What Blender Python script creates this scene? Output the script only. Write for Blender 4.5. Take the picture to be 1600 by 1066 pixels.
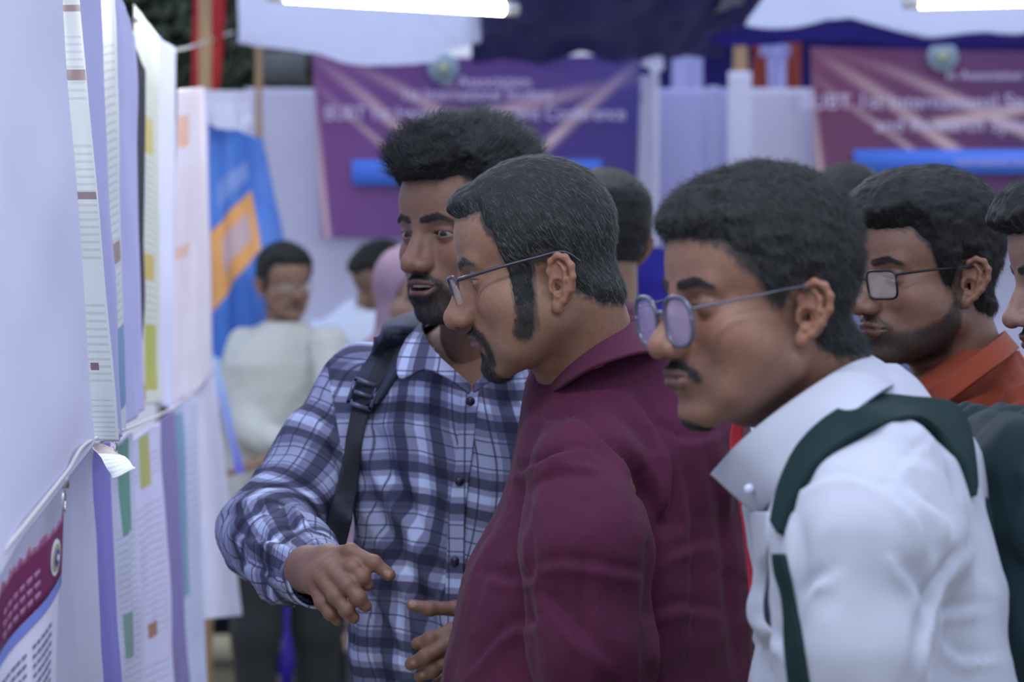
import bpy, math, random
import numpy as np
import openvdb
from mathutils import Matrix, Vector
random.seed(7); RNG = np.random.default_rng(7)
for _o in list(bpy.data.objects): bpy.data.objects.remove(_o)
# ------------------------------------------------------------------ camera, light, exposure
FPX = 3587.0; CAMZ = 1.54; PITCH = math.radians(0.85)
SC = bpy.context.scene
_cd = bpy.data.cameras.new('camera'); CAM = bpy.data.objects.new('camera', _cd); SC.collection.objects.link(CAM); SC.camera = CAM
_cd.sensor_width = 36; _cd.lens = FPX / 1600 * 36; CAM.location = (0, 0, CAMZ); CAM.rotation_euler = (math.pi / 2 - PITCH, 0, 0)
_cd.dof.use_dof = True; _cd.dof.focus_distance = 2.62; _cd.dof.aperture_fstop = 5.2
SC.view_settings.view_transform = 'Standard'; SC.view_settings.look = 'None'; SC.view_settings.gamma = 1; SC.view_settings.use_curve_mapping = False
SC.view_settings.exposure = 0.0
_w = bpy.data.worlds.new('sky'); SC.world = _w; _w.use_nodes = True; _w.node_tree.nodes['Background'].inputs[0].default_value = (.70, .77, 1.0, 1); _n = _w.node_tree; _tc = _n.nodes.new('ShaderNodeTexCoord'); _sp = _n.nodes.new('ShaderNodeSeparateXYZ'); _n.links.new(_tc.outputs['Generated'], _sp.inputs[0])
_mr = _n.nodes.new('ShaderNodeMapRange'); _n.links.new(_sp.outputs[2], _mr.inputs[0]); _mr.inputs[1].default_value = -.1; _mr.inputs[2].default_value = 1; _mr.inputs[3].default_value = .62; _mr.inputs[4].default_value = 2.0   # overcast: brighter towards the zenith
_n.links.new(_mr.outputs[0], _n.nodes['Background'].inputs[1])
for _i, (_x, _y, _e) in enumerate(((-.45, 1.3, 20), (.9, .9, 14), (-.3, 4.6, 20))):     # unseen overhead area lights added for contrast, standing in for further tubes
    _l = bpy.data.lights.new('overhead_fill', 'AREA'); _l.shape = 'RECTANGLE'; _l.size = 1.2; _l.size_y = .12; _l.energy = _e; _l.color = (.95, .97, 1)
    _o = bpy.data.objects.new('overhead_fill', _l); SC.collection.objects.link(_o); _o.location = (_x, _y, 2.75)

# ------------------------------------------------------------------ helpers
COL = bpy.context.scene.collection
def P(px, py, Y):                       # photograph pixel + real distance -> point in the room
    a = math.atan2((533.0 - py), FPX) - PITCH
    # ray in camera space (x, y up, forward), pitched down by PITCH
    x = (px - 800.0) / FPX; u = (533.0 - py) / FPX
    c, s = math.cos(PITCH), math.sin(PITCH)
    fy = c + u * s; fz = u * c - s
    return np.array([x / fy * Y, Y, CAMZ + fz / fy * Y])
def link(o, parent=None):
    COL.objects.link(o)
    if parent is not None: o.parent = parent
    return o
def mesh_obj(name, V, F, mat=None, parent=None, smooth=True, uv=None, col=None, loc=None):
    me = bpy.data.meshes.new(name)
    V = np.asarray(V, dtype=np.float32); 
    if isinstance(F, np.ndarray):
        n, k = F.shape
        me.vertices.add(len(V)); me.vertices.foreach_set('co', V.ravel())
        me.loops.add(n * k); me.loops.foreach_set('vertex_index', F.ravel().astype(np.int32))
        me.polygons.add(n); me.polygons.foreach_set('loop_start', np.arange(0, n * k, k, dtype=np.int32))
        me.polygons.foreach_set('loop_total', np.full(n, k, dtype=np.int32))
        me.update(calc_edges=True)
    else:
        me.from_pydata([tuple(v) for v in V], [], [tuple(f) for f in F]); me.update()
    if smooth: me.polygons.foreach_set('use_smooth', np.ones(len(me.polygons), dtype=bool))
    if uv is not None:                  # per-vertex uv
        l = me.uv_layers.new(name='UVMap'); vi = np.empty(len(me.loops), dtype=np.int32)
        me.loops.foreach_get('vertex_index', vi)
        l.data.foreach_set('uv', np.asarray(uv, dtype=np.float32)[vi].ravel())
    if col is not None:
        a = me.color_attributes.new('Col', 'FLOAT_COLOR', 'POINT')
        c4 = np.ones((len(V), 4), dtype=np.float32); c4[:, :3] = col
        a.data.foreach_set('color', c4.ravel())
    if mat is not None: me.materials.append(mat)
    o = bpy.data.objects.new(name, me)
    return link(o, parent)
def thing(name, label, cat, loc=(0, 0, 0), group=None):
    o = bpy.data.objects.new(name, None); link(o); o.location = loc
    o['label'] = label; o['category'] = cat; o.empty_display_size = 0.1
    if group: o['group'] = group
    return o
def tag(o, label, cat, group=None, kind=None):
    o['label'] = label; o['category'] = cat
    if group: o['group'] = group
    if kind: o['kind'] = kind
    return o
def struct(o): o['kind'] = 'structure'; return o
def reparent(root, objs):               # objects were built in world space: keep them there
    loc = Vector(root.location)
    for o in objs:
        o.parent = root; o.location = Vector(o.location) - loc
# ---- vector maths
def nrm(v): return v / (np.linalg.norm(v, axis=-1, keepdims=True) + 1e-12)
_perm = np.random.default_rng(3).integers(0, 1 << 30, 4096)
def vnoise(p):
    p = np.asarray(p, dtype=np.float64); i = np.floor(p).astype(np.int64); f = p - i; f = f * f * (3 - 2 * f)
    def h(a, b, c): return (_perm[(a * 73856093 ^ b * 19349663 ^ c * 83492791) & 4095] & 0xFFFF) / 32767.5 - 1.0
    r = 0
    for dx in (0, 1):
        wx = f[:, 0] if dx else 1 - f[:, 0]
        for dy in (0, 1):
            wy = f[:, 1] if dy else 1 - f[:, 1]
            for dz in (0, 1):
                wz = f[:, 2] if dz else 1 - f[:, 2]
                r = r + wx * wy * wz * h(i[:, 0] + dx, i[:, 1] + dy, i[:, 2] + dz)
    return r
def fbm(p, o=3):
    r = 0; a = 1.0
    for k in range(o): r = r + a * vnoise(p * 2 ** k + 17.3 * k); a *= 0.5
    return r
def sstep(a, b, x):
    t = np.clip((x - a) / (b - a), 0, 1); return t * t * (3 - 2 * t)
# ---- signed distance pieces
def smin(a, b, k):
    h = np.maximum(k - np.abs(a - b), 0) / k; return np.minimum(a, b) - h * h * k * 0.25
def smax(a, b, k): return -smin(-a, -b, k)
def sph(p, c, r): return np.linalg.norm(p - np.asarray(c), axis=1) - r
def ell(p, c, r):
    r = np.asarray(r, dtype=float); q = (p - np.asarray(c)); k0 = np.linalg.norm(q / r, axis=1); k1 = np.linalg.norm(q / (r * r), axis=1)
    return k0 * (k0 - 1.0) / (k1 + 1e-9)
def cap(p, a, b, ra, rb):
    a = np.asarray(a, float); b = np.asarray(b, float); ba = b - a; pa = p - a
    t = np.clip(pa @ ba / (ba @ ba + 1e-12), 0, 1)
    return np.linalg.norm(pa - t[:, None] * ba, axis=1) - (ra + (rb - ra) * t)
def chain(p, pts, rs, k):
    d = None
    for i in range(len(pts) - 1):
        e = cap(p, pts[i], pts[i + 1], rs[i], rs[i + 1]); d = e if d is None else smin(d, e, k)
    return d
def column(p, rows, axis_z=True):
    """rows: (z, cx, cy, rx, ry, yaw) from low to high; superelliptic section."""
    R = np.array(rows, float); z = np.clip(p[:, 2], R[0, 0], R[-1, 0])
    g = [np.interp(z, R[:, 0], R[:, j]) for j in range(1, 6)]
    dx = p[:, 0] - g[0]; dy = p[:, 1] - g[1]; c = np.cos(g[4]); s = np.sin(g[4])
    u = c * dx + s * dy; v = -s * dx + c * dy
    e = 2.4
    k = (np.abs(u / g[2]) ** e + np.abs(v / g[3]) ** e) ** (1 / e)
    d = (k - 1) * np.minimum(g[2], g[3])
    over = np.maximum(np.maximum(R[0, 0] - p[:, 2], p[:, 2] - R[-1, 0]), 0)
    return np.where(over > 0, np.sqrt(np.maximum(d, 0) ** 2 + over ** 2) - np.where(d < 0, 0, 0), d)
def grad(f, p, e):
    d = f(p); return np.stack([(f(p + o) - d) / e for o in np.eye(3) * e], -1)
def subdiv(V, F):
    n = len(V); E = np.stack([F, np.roll(F, -1, axis=1)], axis=2).reshape(-1, 2); E.sort(axis=1)
    key = E[:, 0] * n + E[:, 1]; u, inv = np.unique(key, return_inverse=True)
    mid = (V[u // n] + V[u % n]) / 2; fc = V[F].mean(axis=1)
    e = inv.reshape(-1, 4) + n; c = np.arange(len(F)) + n + len(u)
    NF = np.concatenate([np.stack([F[:, i], e[:, i], c, e[:, (i + 3) % 4]], axis=1) for i in range(4)])
    return np.concatenate([V, mid, fc]), NF
def extract(f, lo, hi, h, refine=1, iters=2):
    lo = np.asarray(lo, float); hi = np.asarray(hi, float); n = np.ceil((hi - lo) / h).astype(int) + 1
    ax = [lo[i] + np.arange(n[i]) * h for i in range(3)]
    A = np.empty(n, dtype=np.float32)
    YZ = np.stack(np.meshgrid(ax[1], ax[2], indexing='ij'), -1).reshape(-1, 2)
    step = max(1, int(200000 // len(YZ)))
    for i in range(0, n[0], step):
        xs = ax[0][i:i + step]; q = np.empty((len(xs) * len(YZ), 3)); q[:, 0] = np.repeat(xs, len(YZ)); q[:, 1:] = np.tile(YZ, (len(xs), 1))
        A[i:i + step] = f(q).reshape(len(xs), n[1], n[2])
    A[[0, -1]] = np.maximum(A[[0, -1]], h * .5); A[:, [0, -1]] = np.maximum(A[:, [0, -1]], h * .5); A[:, :, [0, -1]] = np.maximum(A[:, :, [0, -1]], h * .5)
    g = openvdb.FloatGrid(float(A.max())); g.copyFromArray(np.clip(A, -1e6, 1e6))
    V, F = g.convertToQuads(isovalue=0.0) if hasattr(g, 'convertToQuads') else None
    V = np.asarray(V, float) * h + lo; F = np.asarray(F, dtype=np.int64)
    for r in range(refine + 1):
        if r: V, F = subdiv(V, F)
        for _ in range(iters):
            d = f(V); e_ = h * 0.12 / (r + 1); G = np.stack([(f(V + o_) - d) / e_ for o_ in np.eye(3) * e_], -1); gl = (G * G).sum(1) + 0.05
            mv = -(d / gl)[:, None] * G; l = np.linalg.norm(mv, axis=1, keepdims=True)
            mv *= np.minimum(1, h * 0.6 / (l + 1e-9)); V = V + mv
    # keep the cut planes flat
    V = np.clip(V, lo, hi)
    a = V[F[:, 0]]; b = V[F[:, 1]]; c = V[F[:, 2]]
    cen = V.mean(0); vol = np.einsum('ij,ij->i', a - cen, np.cross(b - cen, c - cen)).sum()
    if vol < 0: F = F[:, ::-1]
    return V, F
def vnormals(V, F):
    n = np.cross(V[F[:, 2]] - V[F[:, 0]], V[F[:, 3]] - V[F[:, 1]]); N = np.zeros_like(V)
    for i in range(4): 
        for j in range(3): N[:, j] += np.bincount(F[:, i], n[:, j], len(V))
    return nrm(N)
def join(parts):                        # [(V,F)] quads
    Vs, Fs, o = [], [], 0
    for V, F in parts: Vs.append(V); Fs.append(np.asarray(F) + o); o += len(V)
    return np.concatenate(Vs), np.concatenate(Fs)
def catmull(pts, n):
    pts = np.asarray(pts, float); m = len(pts); t = np.linspace(0, m - 1, n); i = np.minimum(t.astype(int), m - 2); f = (t - i)[:, None]
    p0 = pts[np.maximum(i - 1, 0)]; p1 = pts[i]; p2 = pts[i + 1]; p3 = pts[np.minimum(i + 2, m - 1)]
    return 0.5 * (2 * p1 + (p2 - p0) * f + (2 * p0 - 5 * p1 + 4 * p2 - p3) * f ** 2 + (3 * p1 - p0 - 3 * p2 + p3) * f ** 3)
def ribbon(rows, nu=24, nv=48, thick=0.002, disp=None):
    """rows: list of polylines (same count) -> smooth patch with thickness. returns V,F,uv"""
    R = np.array([catmull(r, nv) for r in rows]); G = np.array([catmull(R[:, j], nu) for j in range(nv)]).transpose(1, 0, 2)
    du = np.gradient(G, axis=0); dv = np.gradient(G, axis=1); N = nrm(np.cross(du, dv))
    uu, vv = np.meshgrid(np.linspace(0, 1, nu), np.linspace(0, 1, nv), indexing='ij')
    if disp is not None: G = G + N * disp(uu, vv, G)[..., None]
    A = (G + N * thick / 2).reshape(-1, 3); B = (G - N * thick / 2).reshape(-1, 3); k = nu * nv
    idx = np.arange(k).reshape(nu, nv)
    q = np.stack([idx[:-1, :-1], idx[1:, :-1], idx[1:, 1:], idx[:-1, 1:]], -1).reshape(-1, 4)
    rim = np.concatenate([idx[0, :], idx[1:, -1], idx[-1, -2::-1], idx[-2:0:-1, 0]]); r2 = np.roll(rim, -1)
    F = np.concatenate([q, (q + k)[:, ::-1], np.stack([r2, rim, rim + k, r2 + k], -1)[:, ::-1]])
    uv = np.stack([vv.ravel(), uu.ravel()], -1); return np.concatenate([A, B]), F, np.concatenate([uv, uv])
def tube(pts, r, n=12, seg=None, closed_ends=True):
    pts = np.asarray(pts, float)
    if seg: 
        rr = np.interp(np.linspace(0, 1, seg), np.linspace(0, 1, len(pts)), np.broadcast_to(np.asarray(r, float), len(pts))); pts = catmull(pts, seg)
    else: rr = np.broadcast_to(np.asarray(r, float), len(pts))
    T = nrm(np.gradient(pts, axis=0)); up = np.array([0, 0, 1.0]) if abs(T[0, 2]) < .8 else np.array([1.0, 0, 0])
    X = nrm(np.cross(T[0], up)); rings = []
    for i in range(len(pts)):
        X = nrm(X - T[i] * (X @ T[i])); Y = np.cross(T[i], X); a = np.linspace(0, 2 * math.pi, n, endpoint=False)
        rings.append(pts[i] + rr[i] * (np.cos(a)[:, None] * X + np.sin(a)[:, None] * Y))
    V = np.concatenate(rings + [pts[:1], pts[-1:]]); F = []; m = len(pts)
    for i in range(m - 1):
        for j in range(n): F.append((i * n + j, i * n + (j + 1) % n, (i + 1) * n + (j + 1) % n, (i + 1) * n + j))
    c0 = m * n; c1 = c0 + 1
    for j in range(0, n, 2):
        F.append((c0, (j + 2) % n, (j + 1) % n, j)); b = (m - 1) * n; F.append((c1, b + j, b + (j + 1) % n, b + (j + 2) % n))
    return V, np.array(F)
def boxm(c, s, rot=None, bev=0.0):
    s = np.asarray(s, float) / 2; b = min(bev, s.min() * .95)
    if b <= 0:
        V = np.array([[x, y, z] for x in (-1, 1) for y in (-1, 1) for z in (-1, 1)], float) * s
        F = np.array([(0, 1, 3, 2), (4, 6, 7, 5), (0, 4, 5, 1), (2, 3, 7, 6), (0, 2, 6, 4), (1, 5, 7, 3)])
    else:
        bb = bpy.data.meshes.new('t'); import bmesh; m = bmesh.new(); bmesh.ops.create_cube(m, size=1)
        for v in m.verts: v.co = Vector((v.co[0] * 2 * s[0], v.co[1] * 2 * s[1], v.co[2] * 2 * s[2]))
        bmesh.ops.bevel(m, geom=m.edges[:], offset=b, segments=2, affect='EDGES'); m.verts.index_update()
        V = np.array([v.co[:] for v in m.verts]); F = []
        for f in m.faces:
            q = [v.index for v in f.verts]
            if len(q) == 3: q.append(q[2]); 
            F.append(q[:4])
        F = np.array([q if q[2] != q[3] else q for q in F]); m.free(); bpy.data.meshes.remove(bb)
        return (V @ np.array(rot).T if rot is not None else V) + np.asarray(c), [tuple(dict.fromkeys(q)) for q in F.tolist()]
    if rot is not None: V = V @ np.array(rot).T
    return V + np.asarray(c), F
# ------------------------------------------------------------------ materials
def srgb(r, g, b):
    f = lambda v: (v / 255 / 12.92) if v / 255 <= .04045 else ((v / 255 + .055) / 1.055) ** 2.4
    return (f(r), f(g), f(b), 1.0)
class NT:
    def __init__(s, name):
        s.m = bpy.data.materials.new(name); s.m.use_nodes = True; s.t = s.m.node_tree; s.n = s.t.nodes; s.b = s.n['Principled BSDF']
    def add(s, typ, **kw):
        n = s.n.new(typ)
        for k, v in kw.items():
            if k == 'ins':
                for a, b in v.items(): 
                    if isinstance(b, bpy.types.NodeSocket): s.t.links.new(b, n.inputs[a])
                    else: n.inputs[a].default_value = b
            else: setattr(n, k, v)
        return n
    def link(s, a, b): s.t.links.new(a, b)
    def math(s, op, a, b=0.0, c=0.0): return s.add('ShaderNodeMath', operation=op, ins={0: a, 1: b, 2: c}).outputs[0]
    def mix(s, f, a, b, typ='MIX'):
        n = s.add('ShaderNodeMix', data_type='RGBA', blend_type=typ, ins={0: f, 6: a, 7: b}); return n.outputs[2]
    def noise(s, scale, detail=2.0, vec=None, rough=.5):
        n = s.add('ShaderNodeTexNoise', ins={'Scale': scale, 'Detail': detail, 'Roughness': rough})
        if vec is not None: s.link(vec, n.inputs['Vector'])
        return n.outputs[0]
    def set(s, **kw):
        for k, v in kw.items():
            k = k.replace('_', ' ')
            if isinstance(v, bpy.types.NodeSocket): s.link(v, s.b.inputs[k])
            else: s.b.inputs[k].default_value = v
        return s.m
    def bump(s, h, strength=.3, dist=.001):
        n = s.add('ShaderNodeBump', ins={'Height': h, 'Strength': strength, 'Distance': dist}); s.link(n.outputs[0], s.b.inputs['Normal'])
def skin_mat(name):
    m = NT(name); a = m.add('ShaderNodeVertexColor', layer_name='Col'); tc = m.add('ShaderNodeTexCoord').outputs['Object']
    n1 = m.noise(60, 3, tc); n2 = m.noise(900, 2, tc)
    n3 = m.noise(170, 4, tc)
    c = m.mix(m.math('MULTIPLY', m.math('SUBTRACT', n1, .42), .5), a.outputs[0], srgb(112, 62, 48)); c = m.mix(m.math('MULTIPLY', m.math('SUBTRACT', n3, .4), .6), c, srgb(82, 50, 42))
    m.set(Base_Color=c, Roughness=.52, Subsurface_Weight=.12, Subsurface_Scale=.01, Specular_IOR_Level=.42)
    m.b.inputs['Subsurface Radius'].default_value = (1, .35, .2)
    m.bump(m.math('ADD', n2, m.math('MULTIPLY', n3, .8)), .4, .0008); return m.m
def hair_mat(name, c1, c2, sc=60):
    m = NT(name); tc = m.add('ShaderNodeTexCoord').outputs['Object']
    c = m.mix(m.math('MULTIPLY', m.math('SUBTRACT', m.noise(sc, 4, tc), .35), 2.2), c1, c2)
    hi = m.add('ShaderNodeHairInfo').outputs['Random']; c = m.mix(m.math('MULTIPLY', m.math('POWER', hi, 2.5), .8), c, tuple(x * 3.2 for x in c2[:3]) + (1,))
    return m.set(Base_Color=c, Roughness=.48, Specular_IOR_Level=.4)
def cloth_mat(name, c, c2=None, rough=.85, weave=2500, bump=.15, sheen=.0, var=.25, vs=25):
    m = NT(name); tc = m.add('ShaderNodeTexCoord').outputs['Object']
    c2 = c2 or tuple(x * .8 for x in c[:3]) + (1,)
    k = m.mix(m.math('MULTIPLY', m.noise(vs, 4, tc), var * 2), c, c2)
    w = m.noise(weave, 1, tc)
    m.bump(w, bump, .0006); return m.set(Base_Color=k, Roughness=rough, Sheen_Weight=sheen * .15, Sheen_Roughness=.5, Specular_IOR_Level=.12)
def plain(name, c, rough=.5, metal=0.0, var=.12):
    m = NT(name); tc = m.add('ShaderNodeTexCoord').outputs['Object']
    k = m.mix(m.math('MULTIPLY', m.noise(12, 3, tc), var * 2), c, tuple(x * .7 for x in c[:3]) + (1,))
    return m.set(Base_Color=k, Roughness=rough, Metallic=metal)
# ------------------------------------------------------------------ heads (local mm: x right, y forward, z up)
def ear_sdf(p, s=1.0, flare=25, tilt=12, x0=72.0):
    q = p - np.array([x0, -8.0, -12.0]); t = math.radians(tilt)
    # ear plane: u back, v up, w outwards
    f = math.radians(flare); back = np.array([math.sin(f), -math.cos(f), 0]); out = np.array([math.cos(f), math.sin(f), 0]); up = np.array([0, 0, 1.0])
    v = up * math.cos(t) + back * math.sin(t); u = back * math.cos(t) - up * math.sin(t)
    e = np.stack([q @ u, q @ v, q @ out], -1) / s
    hx = chain(e, [(-5, 1, 1), (-9, 12, 2), (-6, 24, 4), (3, 30, 6), (13, 28, 8), (20, 19, 9), (21, 7, 9), (16, -7, 7), (8, -19, 5), (1, -27, 3)],
               [2.4, 3, 3.2, 3.4, 3.5, 3.5, 3.3, 3.2, 3.2, 3.6], 3.2)
    ah = chain(e, [(4, 22, 4), (11, 14, 6), (12, 4, 6.5), (8, -8, 5), (1, -14, 4)], [2.4, 3, 3.4, 3.2, 3], 2)
    pl = ell(e, (6, 3, 1.5), (16, 27, 3.2)); lobe = ell(e, (0, -25, 2.2), (8, 9, 3.6)); tr = cap(e, (-7, -1, 2), (-6, -8, 3), 3.4, 3.2)
    d = smin(smin(pl, hx, 2.5), smin(smin(ah, lobe, 4), tr, 2), 3)
    d = smax(d, -ell(e, (1, -4, 6), (7.5, 9, 6.5)), 2.0)
    d = smax(d, -ell(e, (2, 12, 7), (6, 8, 4.0)), 2.0)
    return d * s
HD = dict(cran=(75, 97, 80), cry=-7, earz=0, frec=0, mb=0, chin=0, jaw=0, nose=1.0, nosel=0, cheek=0, open=0.0, lid_u=0.5, lid_l=2.5, neck=((0, -45, -200), 58), brow=0, lip=0, earf=25, ears=1.0, noseh=0, fat=0)
def head_sdf(p, K, ears=True):
    q = p.copy(); q[:, 0] = np.abs(q[:, 0]); fx = K['fat']
    d = ell(q, (0, K['cry'], 38), K['cran'])
    d = smin(d, ell(q, (0, 30 - K['frec'], 38), (63, 62, 58)), 20)
    d = smin(d, ell(q, (0, 26, -34), (59 + fx, 62, 74 + K['chin'] * .5)), 18)
    d = smin(d, cap(q, (47 + K['jaw'], 2, -58), (15, 68, -96 - K['chin']), 18 + fx * .6, 15), 22)
    d = smin(d, ell(q, (0, 76, -98 - K['chin']), (21, 18, 15)), 12)
    d = smin(d, ell(q, (42 + K['cheek'], 50, -28), (23, 28, 24)), 22)
    d = smin(d, cap(q, (44 + K['jaw'] * .7, 34, -46), (34 + K['jaw'] * .5, 54, -76), 21 + fx * .5, 18 + fx * .5), 24)
    d = smin(d, cap(q, (9, 82 + K['brow'], 17), (38, 72 + K['brow'], 19), 10, 9), 12)
    d = smin(d, ell(q, (0, 70 + K['mb'], -62), (31, 31, 27)), 14)
    d = smax(d, -sph(q, (33, 99, 0), 16), 13)          # sockets
    d = smin(d, sph(q, (32, 71.5, 0), 13.6), 4)        # lids over the eyeball
    n = K['nose']; nl = K['nosel']; nh = K['noseh']
    d = smin(d, cap(q, (0, 87, 8), (0, 108 + nl, -31), 7.5, 8.5 * n), 11)
    d = smin(d, cap(q, (0, 96 + nh, -12), (0, 112 + nl, -34), 7, 8.5 * n), 9)
    d = smin(d, sph(q, (0, 112.5 + nl, -35.5), 8.8 * n), 10)
    d = smin(d, cap(q, (9, 84, -8), (11 * n, 94 + nl * .5, -34), 6, 7), 9)
    d = smin(d, ell(q, (12.5 * n, 102 + nl * .6, -38.5), (6.5 * n, 10.5 * n, 7.5 * n)), 7)
    d = smax(d, -ell(q, (6.2 * n, 107 + nl, -46.5), (3.2, 6, 4.2)), 2)
    o = K['open']; lp = K['lip']
    d = smin(d, chain(q, [(0, 101 + lp, -58.5), (11, 98 + lp, -60), (24, 89, -65)], [5, 4, 2], 2), 4)
    d = smin(d, chain(q, [(0, 99 + lp, -70 - o), (12, 96 + lp, -69.5 - o), (22, 89, -66 - o * .5)], [6, 5, 2], 2), 4)
    d = smax(d, -cap(q, (0, 108 + lp, -64.5), (25, 90, -65.5), 1.4, 1.0), 2.4)
    if o > 0: d = smax(d, -ell(q, (0, 98, -64.5 - o * .5), (19, 14, 1.5 + o * .5)), 1.5)
    d = smax(d, -sph(q, (0, 108 + lp * .5, -82 - o), 9), 9)
    # lid opening
    ex = (q[:, 0] - 32) / 14.5; w = np.clip(1 - ex * ex, 0, 1)
    zz = q[:, 2] + 0.8 * ex
    reg = np.maximum(np.maximum(zz - K['lid_u'] * 2 * w, -K['lid_l'] * w - zz), 74 - q[:, 1])
    reg = np.maximum(reg, np.abs(q[:, 0] - 32) - 14)
    d = smax(d, -reg, 1.2)
    d = smin(d, cap(q, (20, 83, 4 + K['lid_u']), (42, 77, 4 + K['lid_u']), 1.2, 1.0), 4)
    if K['neck'] is not None:
        nb, nr = K['neck']; e = cap(p, (0, -22, -40), nb, nr * .92, nr * 1.06); d = smin(d, e, 16)
        d = smin(d, cap(p, (0, 22, -104), (nb[0], nb[1] + 40, nb[2] + 20), 11, 13), 22)   # larynx
    if ears:
        e1 = ear_sdf(q - np.array([0, 0, K['earz']]), K['ears'], K['earf'], x0=72 + fx * .3); d = smin(d, e1, 4)
    return d
def facemask(p):
    x = np.abs(p[:, 0]); y, z = p[:, 1], p[:, 2]
    lips = np.minimum(ell(np.stack([x, y, z], -1), (0, 101, -60.5), (22, 12, 3.6)), ell(np.stack([x, y, z], -1), (0, 100, -69), (19, 12, 6)))
    brow = cap(np.stack([x, y * 0, z], -1), (11, 0, 19.5), (30, 0, 24.5), 3.6, 3.2); brow = np.minimum(brow, cap(np.stack([x, y * 0, z], -1), (30, 0, 24.5), (45, 0, 19), 3.0, 1.4))
    brow = np.where(y > 50, brow, 50)
    return lips, brow
def hairline(p, tab):
    phi = np.degrees(np.arctan2(np.abs(p[:, 0]), p[:, 1])); t = np.array(tab, float)
    return p[:, 2] - np.interp(phi, t[:, 0], t[:, 1])
def beard_mask(p, kind):
    p = np.asarray(p)
    x = np.abs(p[:, 0]); y, z = p[:, 1], p[:, 2]; q = np.stack([x, y, z], -1); m = np.zeros(len(p))
    nolip = sstep(0.0, 3.0, facemask(p)[0])
    if kind.get('mous'):
        a = chain(q * [1, .25, 1], [(2, 26, -53), (13, 25, -54), (23, 23.5, -60), (27, 22.5, -65)] + ([] if kind.get('open') else [(29, 21.5, -73)]), [5.5, 6, 5, 4, 3.5] if not kind.get('open') else [5, 5, 4, 2.4], 2); a = np.where(y > 60, a, 50); m = np.maximum(m, kind['mous'] * (1 - sstep(-4.5, 2.5, a)))
    if kind.get('goat'):
        a = ell(q, (0, 82, -113), (kind.get('gw', 26), 20, 10)) if kind.get('open') else np.minimum(ell(q, (0, 90, -100), (kind.get('gw', 26), 32, 22)), chain(q, [(29, 86, -72), (25, 84, -88)], [5, 7], 3))
        a = np.minimum(a, ell(q, (0, 99, -82), (6, 8, 7)) + (6 if kind.get('open') else 0)); m = np.maximum(m, kind['goat'] * (1 - sstep(-8, 5, a)))
    if kind.get('side'):
        a = chain(q, [(68, 28, -8), (66, 32, -34), (61, 40, -62)], [9, 10, 11], 4) + 2.5 * vnoise(p / 4.0); m = np.maximum(m, kind['side'] * (1 - sstep(-3, 4, a)))
    if kind.get('full'):
        line = np.interp(y, [-5, 15, 40, 62, 80, 110], [-5, -32, -55, -62, -66, -66]); a = z - line
        low = np.interp(y, [-5, 40, 90], [-95, -112, -125])
        v = (1 - sstep(-9, 3, a)) * sstep(low - 12, low, z) * sstep(-2, 8, y); m = np.maximum(m, kind['full'] * v)
    return m * nolip
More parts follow.
